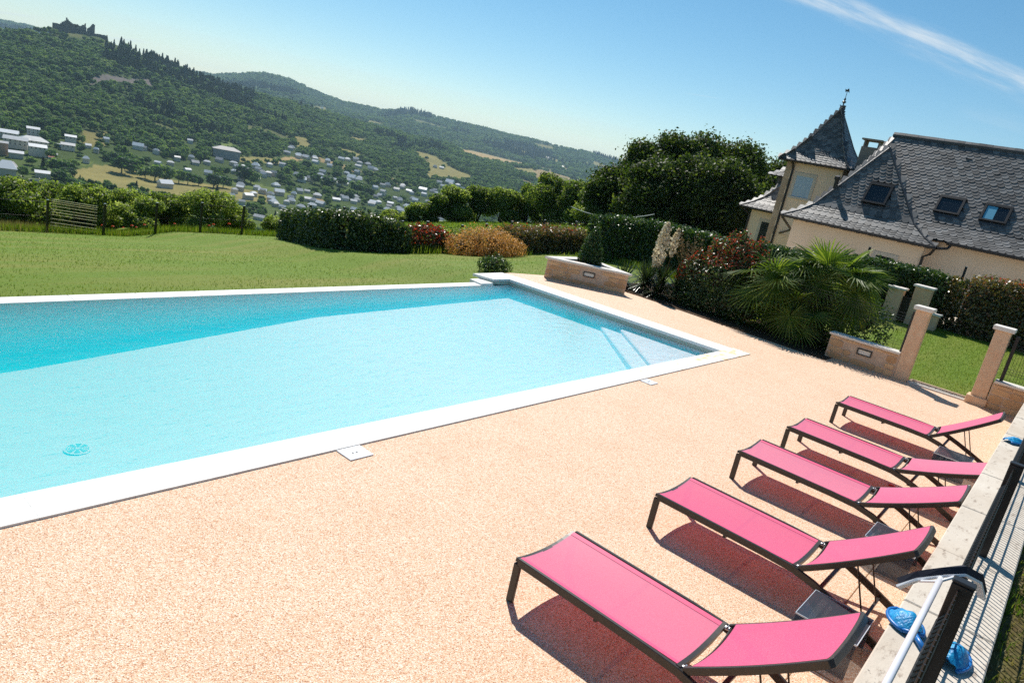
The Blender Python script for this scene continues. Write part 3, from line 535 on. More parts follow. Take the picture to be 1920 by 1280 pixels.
pool = thing('swimming_pool', 'turquoise swimming pool with white stone edge and submerged corner steps', 'swimming pool', (0, 0, 0))
def stone(poly, z0, z1, stain=0):
    o = MB().prism(poly, z0, z1).build('coping_stone', 'white_stone', pool, bevel=.0015); o.color = (1, 1, 1, stain); return o
x = -9.0
while x < 14.0:
    w = .62; x1 = min(x + w, 14.13); st = 1.0 if x > 11.7 else (.86 if x > 9.3 else .35)
    stone([(x + .0004, YO), (x1 - .0004, YO), (x1 - .0004 if x1 < 14.1 else 14.13, YN), (x + .0004, YN)], -.045, .016, st); x = x1
y = YN + .003
while y < 10.5:
    y1 = min(y + .62, 10.62); stone([(xr(y), y), (XO - (y - 5.2) * .055, y), (XO - (y1 - 5.2) * .055, y1 - .002), (xr(y1), y1 - .002)], -.045, .014, .75 if y < 6.3 else .3); y = y1
stone([(12.62, 10.62), (13.17, 10.62), (13.74, 10.62), (13.6, 11.22), (12.45, 11.15)], -.045, .014)
ret = MB().prism([(12.55, 10.60), (xr(10.6), 10.60), (xr(10.6), 10.9), (12.50, 11.0)], -.115, -.046).build('return_wall', 'waterline', pool)
stp = MB().prism([(12.12, 10.53), (12.54, 10.55), (12.5, 10.98), (12.16, 10.95)], -.16, -.062).build('step_stone', 'white_stone', pool, bevel=.006); stp.color = (1, 1, 1, .2)
x = -9.0
while x < 12.1:
    x1 = min(x + .9, 12.3)
    o = MB().prism([(x + .002, yw(x)), (x1 - .002, yw(x1)), (x1 - .002, yw(x1) + .27), (x + .002, yw(x) + .27)], -.6, -.100).build('overflow_stone', 'white_stone', pool, bevel=.005); o.color = (1, 1, 1, .2); x = x1
# basin: walls and floor (apparent depth)
def depth(x): return float(np.interp(x, [-9, 1.6, 2.9, 7.4, 13.6], [.90, .89, .84, .50, .37]))
ba = MB(); xs = np.concatenate([np.linspace(-9, 7.4, 42), np.linspace(7.6, 13.0, 28)])
fl = [];
for x in xs:
    for t in np.linspace(0, 1, 9):
        y_ = (YN - .02) * (1 - t) + (yw(x) + .02) * t; fl.append((x, y_, -depth(x)))
for t in np.linspace(0, 1, 9):
    y_ = (YN - .02) * (1 - t) + (10.6) * t; fl.append((xr(y_) + .02, y_, -depth(13.5)))
nn = len(xs) + 1
ba.add(fl, [(i * 9 + k, i * 9 + 9 + k, i * 9 + 10 + k, i * 9 + k + 1) for i in range(nn - 1) for k in range(8)])
ba.build('pool_floor', 'liner', pool, smooth=True)
w = MB()
w.prism([(-9, YN - .16), (13.6, YN - .16), (13.6, YN + .004), (-9, YN + .004)], -1.3, -.046)
w.prism([(-9, yw(-9) - .0), (12.6, yw(12.6) + .0), (12.6, yw(12.6) + .2), (-9, yw(-9) + .2)], -1.3, -.62)
w.add([(-9, yw(-9) + .002, -1.3), (12.9, yw(12.9) + .002, -1.3), (12.9, yw(12.9) + .002, -.125), (-9, yw(-9) + .002, -.125)], [(0, 1, 2, 3)])
w.add([(xr(5.1) + .003, 5.1, -1.3), (xr(10.7) + .003, 10.7, -1.3), (xr(10.7) + .003, 10.7, -.13), (xr(5.1) + .003, 5.1, -.13)], [(3, 2, 1, 0)])
w.add([(12.5, 10.595, -1.3), (13.4, 10.595, -1.3), (13.4, 10.595, -.13), (12.5, 10.595, -.13)], [(0, 1, 2, 3)])
w.build('pool_wall', 'liner', pool)
wl_ = MB(); wl_.prism([(xr(5.0) + .001, 5.0), (13.9, 5.0), (13.6, 10.6), (xr(10.6) + .001, 10.6)], -.13, -.047); wl_.build('waterline_tile', 'waterline', pool)
# corner steps: two treads whose risers cut the corner at 45 degrees
for k, (c0, zt) in enumerate(((5.35, .295), (5.88, .215))):
    pts = [(YN + .004 + c0, YN + .004), (xr(5.2), YN + .004), (xr(7.8), xr(7.8) - c0)]
    MB().prism(pts, -.5, -zt).build('pool_step', 'liner', pool, bevel=.02)
dr = MB(); dr.lathe([(.005, .0), (.125, .0), (.13, .006), (.10, .012), (.01, .014)], 28); d_ = dr.build('floor_drain', 'liner', pool, smooth=False); d_.location = (2.68, 7.35, -depth(2.68) + .004)
sl = MB()
for r_ in (.032, .054, .076, .098):
    for q in range(8):
        a0 = q * math.pi / 4 + .12; an = [a0 + t * (math.pi / 4 - .24) / 3 for t in range(4)]
        sl.sweep([(r_ * math.cos(a), r_ * math.sin(a), .014) for a in an], .012, .006)
o = sl.build('drain_slots', 'drain_plastic', d_); o['kind'] = 'stuff'
for (x, y, w_, l_) in ((4.03, 4.59, .27, .22), (9.66, 4.60, .22, .2)):
    t = MB(); t.box((x - w_ / 2 + .06, y, .001), (x + w_ / 2 + .06, y + l_, .012)); sk = t.build('skimmer_lid', 'white_plastic', pool, bevel=.003)
    for q in (.03, .075): MB().lathe([(.012, .0125), (.012, .0145)], 10, (x + q, y + l_ / 2)).build('finger_hole', 'black_metal', sk)
wa = MB(); wa.prism([(-8.99, YN - .03), (xr(5.16) + .03, YN - .03), (xr(10.62) + .02, 10.62), (12.6, 10.62), (12.6, yw(12.6) + .015), (-8.99, yw(-8.99) + .015)], -1.28, -.112)
tag(wa.build('pool_water', 'pool_water'), kind='structure')

# ------------------------------------------------------------------ sun loungers
def make_lounger():
    t = thing('sun_lounger', 'x', 'sun lounger')
    W2 = .34
    rail = [(0, 0, .315), (0, -.5, .312), (0, -1.0, .308), (0, -1.25, .298), (0, -1.42, .262), (0, -1.58, .205), (0, -1.74, .138), (0, -1.88, .075), (0, -2.0, .022)]
    for s in (-1, 1):
        MB().sweep([(s * W2 + q[0], q[1], q[2]) for q in rail], .028, .058).build('side_rail', 'frame_metal', t, bevel=.004)
        MB().box((s * W2 - .014, -.028, 0), (s * W2 + .014, .028, .300)).build('leg', 'frame_metal', t, bevel=.004)
    def sag(y, z, n=11, w=W2, d=.036): return [(w * u, y, z - d * (1 - u * u)) for u in np.linspace(-1, 1, n)]
    MB().sweep(sag(.012, .322), .03, .026, (0, 0, 1)).build('foot_bar', 'frame_metal', t)
    MB().sweep(sag(-1.245, .318), .03, .03, (0, 0, 1)).build('hinge_bar', 'frame_metal', t)
    MB().sweep(sag(-.66, .268, d=.03), .022, .022, (0, 0, 1)).build('cross_bar', 'frame_metal', t)
    MB().sweep([(-W2, -1.80, .10), (W2, -1.80, .10)], .022, .022).build('stay_bar', 'frame_metal', t)
    MB().sweep([(-W2, -1.46, .215), (W2, -1.46, .215)], .03, .018).build('notch_bar', 'frame_metal', t)
    def cloth(y0, y1, curve, w=W2 - .018, d=.036, th=.003):
        b = MB(); nu, nv = 13, 15; v = []
        for off in (0, -th):
            for jv in range(nv):
                q = jv / (nv - 1); y = y0 + (y1 - y0) * q
                for iu in range(nu):
                    u = -1 + 2 * iu / (nu - 1); v.append((w * u, y, curve(q) - d * (1 - u * u) + off))
        f = []
        for jv in range(nv - 1):
            for iu in range(nu - 1):
                a = jv * nu + iu; f.append((a, a + nu, a + nu + 1, a + 1)); c = a + nu * nv; f.append((c, c + 1, c + nu + 1, c + nu))
        return b.add(v, f)
    sc_ = cloth(.004, -1.238, lambda q: .335 - .008 * q).build('seat_cloth', 'pink_mesh', t, smooth=True)
    def hem(u0, u1, y0, y1, curve, par, w=W2 - .018, d=.036):
        b = MB(); v = [(w * u, y0 + (y1 - y0) * q, curve(q) - d * (1 - u * u) + .0025) for q in np.linspace(0, 1, 12) for u in (u0, (u0 + u1) / 2, u1)]
        b.add(v, [(i * 3 + k, i * 3 + 3 + k, i * 3 + 4 + k, i * 3 + k + 1) for i in range(11) for k in range(2)]).build('hem', 'pink_hem', par, smooth=True)
    hem(-1, -.88, .004, -1.238, lambda q: .335 - .008 * q, sc_); hem(.88, 1, .004, -1.238, lambda q: .335 - .008 * q, sc_)
    # backrest: own origin on the hinge line, turned about it
    bc = lambda q: .012 + .055 * (q - .45) ** 2 - .055 * .2025
    fr_ = MB(); pts = [(-.862 * q, bc(q)) for q in np.linspace(.0, 1, 10)]
    rl = W2 - .012; loop = [(-rl, y, z - .012) for y, z in pts] + [(u * rl, -.868, bc(1) - .013 - .014 * (1 - u * u)) for u in np.linspace(-.96, .96, 9)] + [(rl, y, z - .012) for y, z in pts[::-1]]
    fr_.sweep(loop, .028, .046)
    bf = fr_.build('backrest_frame', 'frame_metal', t, bevel=.003)
    b1 = MB(); b1.tube([(u * W2, -.02, bc(.02) - .036 * (1 - u * u) - .006) for u in np.linspace(-1, 1, 9)], .010, 6); b1.build('lower_bar', 'frame_metal', bf)
    cb = cloth(-.055, -.852, lambda q: bc(.06 + .93 * q) + .012, d=.03); cb.build('backrest_cloth', 'pink_mesh', bf, smooth=True)
    bf.location = (0, -1.285, .318)
    for s in (-1, 1):
        h = MB(); h.tube([(s * .305, -1.262, .318), (s * .305, -1.292, .322)], .014, 8); h.tube([(s * .29, -1.278, .330), (s * .32, -1.278, .330)], .009, 6); h.build('hinge', 'steel', t)
    return t
def set_back(t, ang):
    bf = [c for c in t.children if c.name.startswith('backrest_frame')][0]; bf.rotation_euler = (-R(ang), 0, 0)
    L = .43; y = -1.285 - L * math.cos(R(ang)); z = .318 + L * math.sin(R(ang)) - .02
    for s in (-1, 1): MB().tube([(s * .21, y, z), (s * .21, -1.80, .11)], .0065, 6).build('stay_rod', 'frame_metal', t)
L0 = make_lounger()
spots = [(4.005, 2.372, 37.5, 'pink lounger in the front, nearest to the camera and cut off by the bottom edge'),
         (5.935, 2.335, 37, 'second pink lounger from the front, smoked table tucked between it and the front one'),
         (7.875, 2.372, 27, 'middle lounger of the row of five pink ones'),
         (9.485, 2.372, 20, 'fourth pink lounger from the front, its backrest the lowest of the five'),
         (11.70, 2.385, 37, 'farthest pink lounger of the row, standing beside the gateway pillars')]
allL = [L0] + [dup(L0) for _ in spots[1:]]
for t, (x, y, a, lab) in zip(allL, spots):
    t.location = (x, y, 0); t['label'] = lab; t['group'] = 'pink sun loungers in a row by the low wall'; t.rotation_euler = (0, 0, R(random.uniform(-.6, .6))); set_back(t, a)

def side_table(x, y, label, rz=0):
    t = thing('side_table', label, 'table', (x, y, 0), rz, 'smoked side tables between the loungers')
    b = MB(); b.box((-.23, -.21, .262), (.23, .21, .270)); tp = b.build('table_top', 'smoked_acrylic', t)
    e = MB(); e.sweep([(-.232, -.212, .266), (.232, -.212, .266), (.232, .212, .266), (-.232, .212, .266), (-.232, -.212, .266)], .006, .011); e.build('top_edge', 'acrylic_edge', tp)
    for s in (-1, 1):
        b = MB(); pr = [(s * .23, .262), (s * .25, .235), (s * .262, .15), (s * .268, .0)]
        b.add([(px_, yy, z) for px_, z in pr for yy in (-.21, .21)] + [(px_ - s * .006, yy, z) for px_, z in pr for yy in (-.21, .21)],
              [(i * 2, i * 2 + 1, i * 2 + 3, i * 2 + 2) for i in range(3)] + [(8 + i * 2, 8 + i * 2 + 2, 8 + i * 2 + 3, 8 + i * 2 + 1) for i in range(3)])
        b.build('side_panel', 'smoked_acrylic', t)
side_table(5.27, .66, 'smoked acrylic side table behind the front lounger backrest')
side_table(7.2, .66, 'smoked acrylic side table between second and middle lounger')
side_table(11.02, .72, 'smoked acrylic side table beside the farthest lounger')
b = MB(); b.box((-.09, -.012, 0), (.09, .012, .018)); b.box((.06, -.02, .003), (.10, .03, .015)); o = b.build('red_strap', 'red_cloth', bevel=.004); o.location = (9.5, 1.05, .003); o.rotation_euler = (0, 0, R(70)); tag(o, 'small red strap lying on the gravel under the loungers', 'strap')

# ------------------------------------------------------------------ low wall with wire fence beside the loungers
WH = .77
lw = thing('boundary_wall', 'long low wall topped with pale stone slabs under the black wire fence', 'wall', (0, 0, 0))
b = MB(); b.box((-9, -.175, -.3), (16.64, .25, WH - .06)); b.build('wall_body', 'lime_mortar', lw)
x = -8.9; k = 0
while x < 16.5:
    w_ = 1.25 + .12 * math.sin(k * 2.1); x1 = min(x + w_, 16.63)
    o = MB().box((x + .004, -.215, WH - .06 + .002 * (k % 2)), (x1 - .004, .292, WH + .003 * (k % 3))).build('wall_slab', 'travertine', lw, bevel=.008); x = x1; k += 1
fe = thing('wire_fence', 'black wire panel fence standing on the low stone wall by the loungers', 'fence', (0, 0, 0))
FY = .035; posts = [-1.5, 1.12, 3.72, 6.33, 8.93, 11.53, 14.13, 16.4]
for px_ in posts:
    b = MB(); b.box((px_ - .03, FY - .055, WH), (px_ + .03, FY + .035, 1.525)); p_ = b.build('post', 'black_metal', fe, bevel=.004)
    MB().box((px_ - .033, FY - .058, 1.525), (px_ + .033, FY + .038, 1.542)).build('post_cap', 'black_metal', p_, bevel=.006)
def wire_panel(parent, p0, p1, z0, z1, step, r, folds, off=.03, nrm=(0, 1), name='wire_panel', mat='black_metal'):
    """welded wire panel with V folds"""
    b = MB(); L = math.hypot(p1[0] - p0[0], p1[1] - p0[1]); n = max(2, int(L / step)); ux, uy = (p1[0] - p0[0]) / L, (p1[1] - p0[1]) / L
    prof = [(0, z0)]
    for f in folds: prof += [(0, f - .05), (off, f), (0, f + .05)]
    prof += [(0, z1)]
    for i in range(n + 1):
        s = L * i / n; b.tube([(p0[0] + ux * s + nrm[0] * q, p0[1] + uy * s + nrm[1] * q, z) for q, z in prof], r, 4)
    for z in [z0 + .02, z1 - .03] + [f + d for f in folds for d in (-.05, .05)]:
        b.tube([(p0[0], p0[1], z), (p1[0], p1[1], z)], r * 1.15, 4)
    for f in folds: b.tube([(p0[0] + nrm[0] * off, p0[1] + nrm[1] * off, f), (p1[0] + nrm[0] * off, p1[1] + nrm[1] * off, f)], r * 1.1, 4)
    o = b.build(name, mat, parent); o['kind'] = 'stuff'; return o
for a, c in zip(posts[:-1], posts[1:]):
    wire_panel(fe, (a + .04, FY), (c - .04, FY), WH + .04, 1.50, .055, .0062, (.95, 1.33))

br = thing('pool_brush', 'curved black bristled pool brush on a white pole leaning on the fence', 'pool brush', (0, 0, 0))
b = MB(); pole = [(3.70, .115, 1.50), (3.2, .112, 1.51), (2.4, .11, 1.515), (1.4, .11, 1.52)]; b.tube(pole, .0135, 12); b.build('pole', 'alu', br, smooth=True)
arc = [(3.74, .262, 1.36), (3.76, .20, 1.43), (3.82, .12, 1.475), (3.90, .045, 1.50), (4.02, -.02, 1.45), (4.15, -.06, 1.33)]
MB().sweep(arc, .034, .012, (.6, 0, .8)).build('brush_back', 'white_plastic', br)
MB().sweep([(q[0] + .018, q[1] + .003, q[2] + .020) for q in arc], .026, .034, (.6, 0, .8)).build('bristles', 'bristle', br)
b = MB(); b.tube([(3.68, .115, 1.50), (3.81, .118, 1.47)], .012, 8); b.tube([(3.69, .115, 1.50), (3.76, .19, 1.43)], .007, 6); b.tube([(3.69, .115, 1.50), (3.88, .06, 1.49)], .007, 6); b.build('brush_bracket', 'white_plastic', br)
def skim_net(x, y, z, rz, label, L=.42, Wd=.36, flat=.06, handle=True):
    t = thing('leaf_net', label, 'pool net', (x, y, z), rz, 'blue pool nets')
    ring = [(L * (1 - math.cos(a)) / 2 if False else L * u, Wd / 2 * math.sin(math.pi * min(1, .12 + .88 * u)) ** .55 * s, .02) for s, seq in ((1, np.linspace(0, 1, 9)), (-1, np.linspace(1, 0, 9)[1:])) for u in seq]
    MB().tube(ring, .012, 6).build('net_frame', 'blue_plastic', t, smooth=True)
    v = []; f = []; m_ = 9
    for i in range(m_):
        u = i / (m_ - 1); hw = Wd / 2 * math.sin(math.pi * min(1, .12 + .88 * u)) ** .55 if u < 1 else .001
        for k in range(m_):
            q = -1 + 2 * k / (m_ - 1); v.append((L * u, hw * q, .02 + flat * (1 - q * q) * math.sin(math.pi * min(1, u + .12)) + .008 * math.sin(9 * u + 7 * q)))
    f = [(i * m_ + k, i * m_ + m_ + k, i * m_ + m_ + k + 1, i * m_ + k + 1) for i in range(m_ - 1) for k in range(m_ - 1)]
    MB().add(v, f).build('net_bag', 'blue_net', t, smooth=True)
    if handle:
        b = MB(); b.tube([(-.17, 0, .03), (.02, 0, .03)], .017, 10); b.tube([(.0, -Wd * .3, .025), (.0, Wd * .3, .025)], .013, 8); b.build('net_handle', 'blue_plastic', t, smooth=True)
    return t
skim_net(4.52, .165, WH + .006, R(32), 'blue leaf net lying on the wall behind the white pole', .25, .19, .08)
skim_net(4.36, -.04, WH + .006, R(-4), 'blue net bag on the garden side of the wall next to the fence post', .30, .17, .09, False)
skim_net(10.55, .23, WH + .006, R(-30), 'blue leaf net lying on the wall top beyond the loungers', .34, .17, .05, False)

# ------------------------------------------------------------------ stone masonry
def masonry(parent, p0, p1, z0, z1, nrm, seed, row=.15, lam=None, proud=.012):
    """irregular squared stones in courses on the wall face from p0 to p1"""
    r = random.Random(seed); L = math.hypot(p1[0] - p0[0], p1[1] - p0[1]); ux, uy = (p1[0] - p0[0]) / L, (p1[1] - p0[1]) / L
    z = z0 + .015
    while z < z1 - .05:
        h = min(row * r.uniform(.7, 1.25), z1 - .012 - z); s = .02 - r.uniform(0, .1)
        while s < L - .05:
            w_ = r.uniform(.14, .40); a, c = max(.012, s), min(L - .012, s + w_)
            if c - a > .07 and h > .05 and not (lam and a < lam[1] and c > lam[0] and z < lam[3] and z + h > lam[2]):
                k = 8; cx, cz, hw, hh = (a + c) / 2, z + h / 2, (c - a) / 2 - .007, h / 2 - .006
                ol = []
                for i in range(k):
                    an = math.pi * 2 * (i + .5) / k; ca, sa = math.cos(an), math.sin(an); q = max(abs(ca), abs(sa)); sa *= 1.0 if abs(sa) > abs(ca) else 1.75; ca *= 1.0 if abs(ca) >= abs(sa) / 1.75 else 1.0
                    ol.append((cx + hw * ca / q * r.uniform(.93, 1.02), cz + hh * sa / q * r.uniform(.93, 1.02)))
                d = proud * r.uniform(.5, 1.6)
                v = [(p0[0] + ux * u + nrm[0] * e, p0[1] + uy * u + nrm[1] * e, zz) for e, sc in ((-.03, 1), (d * .6, 1), (d, .86)) for u, zz in ((cx + (o_[0] - cx) * sc, cz + (o_[1] - cz) * sc) for o_ in ol)]
                f = [tuple(range(2 * k, 3 * k))] + [(l * k + i, l * k + (i + 1) % k, l * k + k + (i + 1) % k, l * k + k + i) for l in range(2) for i in range(k)]
                MB().add(v, f).build('stone', 'sandstone', parent)
            s += w_
        z += h
def wall_lamp(parent, c, u, nrm, w=.30, h=.13):
    t = MB(); P = lambda a, z, e: (c[0] + u[0] * a + nrm[0] * e, c[1] + u[1] * a + nrm[1] * e, c[2] + z)
    for a0, a1, z0, z1 in ((-w / 2, w / 2, h / 2 - .022, h / 2), (-w / 2, w / 2, -h / 2, -h / 2 + .022), (-w / 2, -w / 2 + .024, -h / 2 + .022, h / 2 - .022), (w / 2 - .024, w / 2, -h / 2 + .022, h / 2 - .022)):
        t.add([P(a, z, e) for e in (-.02, .03) for a, z in ((a0, z0), (a1, z0), (a1, z1), (a0, z1))], [(4, 5, 6, 7), (0, 1, 5, 4), (1, 2, 6, 5), (2, 3, 7, 6), (3, 0, 4, 7)])
    f = t.build('wall_lamp', 'black_metal', parent)
    MB().add([P(a, z, e) for e in (-.01, .012) for a, z in ((-w / 2 + .02, -h / 2 + .02), (w / 2 - .02, -h / 2 + .02), (w / 2 - .02, h / 2 - .02), (-w / 2 + .02, h / 2 - .02))], [(4, 5, 6, 7), (0, 1, 5, 4), (2, 3, 7, 6)]).build('lens', 'lamp_lens', f)

# triangular planter at the far corner of the terrace
P0, P1, P2 = (14.80, 10.80), (16.06, 9.08), (16.62, 10.78)
pl = thing('stone_planter', 'triangular sandstone planter with white coping and a small light in its front', 'planter', (0, 0, 0))
cx, cy = sum(q[0] for q in (P0, P1, P2)) / 3, sum(q[1] for q in (P0, P1, P2)) / 3
MB().prism([P0, P1, P2], -.1, .50).build('wall_body', 'lime_mortar', pl)
def edge(a, c): L = math.hypot(c[0] - a[0], c[1] - a[1]); return ((c[0] - a[0]) / L, (c[1] - a[1]) / L), L
u, L_ = edge(P0, P1); nrm = (u[1], -u[0])
if nrm[0] > 0: nrm = (-nrm[0], -nrm[1])
masonry(pl, P0, P1, 0, .50, nrm, 3, .12, (L_ * .44, L_ * .62, .22, .40))
wall_lamp(pl, (P0[0] + u[0] * L_ * .53, P0[1] + u[1] * L_ * .53, .31), u, nrm, .30, .13)
for a, c in ((P0, P1), (P1, P2), (P2, P0)):
    uu, LL = edge(a, c); nn_ = (uu[1], -uu[0])
    if nn_[0] * (cx - a[0]) + nn_[1] * (cy - a[1]) > 0: nn_ = (-nn_[0], -nn_[1])
    o0, o1 = .05, -.20
    q = [(a[0] + nn_[0] * o0 - uu[0] * .08, a[1] + nn_[1] * o0 - uu[1] * .08), (c[0] + nn_[0] * o0 + uu[0] * .08, c[1] + nn_[1] * o0 + uu[1] * .08), (c[0] + nn_[0] * o1 - uu[0] * .26, c[1] + nn_[1] * o1 - uu[1] * .26), (a[0] + nn_[0] * o1 + uu[0] * .26, a[1] + nn_[1] * o1 + uu[1] * .26)]
    ar = sum(q[i][0] * q[(i + 1) % 4][1] - q[(i + 1) % 4][0] * q[i][1] for i in range(4))
    if ar < 0: q = q[::-1]
    MB().prism(q, .501 + .001 * (a == P1) + .002 * (a == P2), .553 + .001 * (a == P1) + .002 * (a == P2)).build('coping_slab', 'cap_stone', pl, bevel=.006)
MB().prism([(P0[0] + .25, P0[1] - .1), (P1[0] + .05, P1[1] + .35), (P2[0] - .22, P2[1] - .12)], .4, .515).build('soil', 'soil', pl)

# gateway: two pillars with low walls, wire panels and a gravel strip between them
def pillar(parent, x, y, h, w=.27, plinth=False, mat='pillar_stone'):
    b = MB(); z = 0
    b.box((x - w / 2, y - w / 2, -.1), (x + w / 2, y + w / 2, h - .085)); o = b.build('pillar', mat, parent, bevel=.012)
    MB().box((x - w / 2 - .05, y - w / 2 - .05, h - .083), (x + w / 2 + .05, y + w / 2 + .05, h)).build('pillar_cap', 'cap_stone', o, bevel=.01)
    if plinth: MB().box((x - w / 2 - .05, y - w / 2 - .04, -.1), (x + w / 2 + .04, y + w / 2 + .06, .17)).build('plinth', mat, o, bevel=.012)
gl_ = thing('gate_wall', 'low stone wall with a capped pillar and small light, left of the gateway beside the palms', 'wall', (0, 0, 0), 0)
MB().box((16.60, 2.62, -.1), (16.85, 4.06, .515)).build('wall_body', 'lime_mortar', gl_)
masonry(gl_, (16.60, 4.06), (16.60, 2.64), 0, .515, (-1, 0), 11, .15, (.60, .94, .24, .43))
masonry(gl_, (16.85, 4.06), (16.60, 4.06), 0, .515, (0, 1), 12, .15)
wall_lamp(gl_, (16.60, 3.30, .335), (0, -1), (-1, 0), .30, .14)
MB().box((16.56, 2.64, .517), (16.89, 4.10, .565)).build('wall_slab', 'cap_stone', gl_, bevel=.006)
pillar(gl_, 16.735, 2.50, 1.60)
b = MB(); b.box((16.70, 2.64, .566), (16.75, 2.69, 1.45)); b.build('post', 'black_metal', gl_)
wire_panel(gl_, (16.725, 2.69), (16.9, 6.4), .60, 1.40, .16, .0022, (.75, 1.05, 1.25), .02, (-1, 0))
gr = thing('gate_wall', 'low stone wall and capped pillar with plinth, right of the gateway by the last lounger', 'wall', (0, 0, 0), 0)
MB().box((16.62, -7, -.1), (16.87, .93, .535)).build('wall_body', 'lime_mortar', gr)
masonry(gr, (16.62, .93), (16.62, -.9), 0, .53, (-1, 0), 21, .15)
MB().box((16.58, -7, .537), (16.91, .915, .585)).build('wall_slab', 'cap_stone', gr, bevel=.006)
pillar(gr, 16.755, 1.08, 1.62, plinth=True)
b = MB(); b.box((16.73, .80, .586), (16.79, .86, 1.50)); b.build('post', 'black_metal', gr, bevel=.004)
wire_panel(gr, (16.76, .80), (16.76, -3.0), .62, 1.45, .05, .003, (.80, 1.28), .02, (-1, 0))
gs = thing('drain_strip', 'narrow stone framed strip of pebbles on the ground between the gateway pillars', 'drain', (0, 0, 0))
for a, c in (((16.66, 1.24, -.1), (16.72, 2.36, .03)), ((17.02, 1.24, -.1), (17.08, 2.36, .035)), ((16.722, 1.24, -.1), (17.018, 1.30, .032)), ((16.722, 2.30, -.1), (17.018, 2.36, .032))):
    MB().box(a, c).build('kerb', 'cap_stone' if a[0] < 16.7 else 'lime_mortar', gs, bevel=.006)
MB().box((16.722, 1.302, -.1), (17.018, 2.298, -.03)).build('gravel_bed', 'soil', gs)
n = 700; P = np.stack([rng.uniform(16.73, 17.01, n), rng.uniform(1.31, 2.29, n), rng.uniform(-.025, .008, n)], 1); V = []; F = []
for i in range(n):
    v = ICO1[0] * rng.uniform(.008, .02, 3) * np.array([1, 1, .7]) if False else ICO1[0] * (rng.uniform(.008, .02, (1, 3))); V.append(v + P[i]); F.append(ICO1[1] + i * len(ICO1[0]))
o = link('pebbles', np_mesh('pebbles', np.vstack(V), np.vstack(F), ['pebbles']), gs); o['kind'] = 'stuff'
# second gate farther back, in front of the laurel hedge
g2 = thing('garden_gate', 'two shaded stone pillars with a dark metal gate between, behind the palms', 'gate', (0, 0, 0))
zb = gz(25, 4.3)
for x, y, w_, h in ((25.0, 4.66, .42, 1.30), (25.3, 3.98, .46, 1.50)):
    MB().box((x - w_ / 2, y - w_ / 2, zb - .2), (x + w_ / 2, y + w_ / 2, h - .07)).build('pillar', 'pillar_stone', g2, bevel=.012)
    MB().box((x - w_ / 2 - .06, y - w_ / 2 - .06, h - .068), (x + w_ / 2 + .06, y + w_ / 2 + .06, h)).build('pillar_cap', 'cap_stone', g2, bevel=.01)
MB().box((25.1, 3.35, zb - .2), (25.5, 3.74, .70)).build('wall_body', 'pillar_stone', g2, bevel=.01)
MB().box((25.05, 3.30, .702), (25.55, 3.76, .76)).build('wall_slab', 'cap_stone', g2, bevel=.006)
b = MB(); b.box((25.05, 4.22, .3), (25.1, 4.44, 1.0)); b.box((25.04, 4.2, 1.0), (25.11, 4.45, 1.06)); b.build('gate_leaf', 'black_metal', g2)

# ------------------------------------------------------------------ vegetation builders
def foliage(name, parent, P, N, L, W, mats, droop=.25, tilt=.7, mi=None):
    V, F = leaves(P, N, L, W, droop=droop, tilt=tilt); return link(name, np_mesh(name, V, F, mats, mi), parent)
def cloud_shrub(name, label, cat, loc, blobs, n, L, W, mat, group=None, trunk=True, tip=None, droop=.25, bark_='twig_core'):
    """shrub or tree: crown of leaves over an uneven union of lumps, solid core to block light, stems"""
    t = thing(name, label, cat, loc, 0, group)
    P, N = blob_points(blobs, n)
    P = P + rng.normal(0, .12, P.shape) * np.mean([b[1][0] for b in blobs])
    cr_ = foliage('crown', t, P, N, L, W, [mat], droop)
    if tip:
        k = (P[:, 2] > np.quantile(P[:, 2], 1 - tip[1])) & (rng.random(len(P)) < tip[2]); foliage('young_shoots', t, P[k] + N[k] * .03, N[k], L, W, [tip[0]], -.3)
    b = MB(); zmax = max(c[2] for c, e in blobs)
    bl = sorted(blobs, key=lambda q: -q[1][0])[:7]
    tr_ = trunk if isinstance(trunk, float) else .05
    for c, e in bl:
        mid = (c[0] * .35 + rng.normal(0, .05), c[1] * .35 + rng.normal(0, .05), c[2] * .45)
        b.tube([(rng.normal(0, tr_), rng.normal(0, tr_), -.25), mid, (c[0], c[1], c[2] + e[2] * .3)], [tr_, tr_ * .7, tr_ * .2], 5)
    b.build('trunk', bark_, t)
    V, F = core(blobs, .46 if np.mean([b_[1][0] for b_ in blobs]) > .25 else .7); link('shade_core', np_mesh('shade_core', V, F, ['twig_core']), t)  # dark core added behind the leaves to block light
    return t
def lumps(w, d, h, k, z0=.2, seed=1, rmin=.22, rmax=.4):
    r = np.random.default_rng(seed); o = []
    for i in range(k):
        a = r.uniform(0, 2 * math.pi); q = math.sqrt(r.random()); z = z0 * h + (1 - z0) * h * r.random() ** .8; s = 1 - .45 * (z / h) ** 2
        e = r.uniform(rmin * .7, rmax * .95); o.append(((q * w / 2 * .72 * s * math.cos(a), q * d / 2 * .72 * s * math.sin(a), min(z, h * (1 - e * .55))), (e * w * .62, e * d * .62, e * h * .62)))
    return o
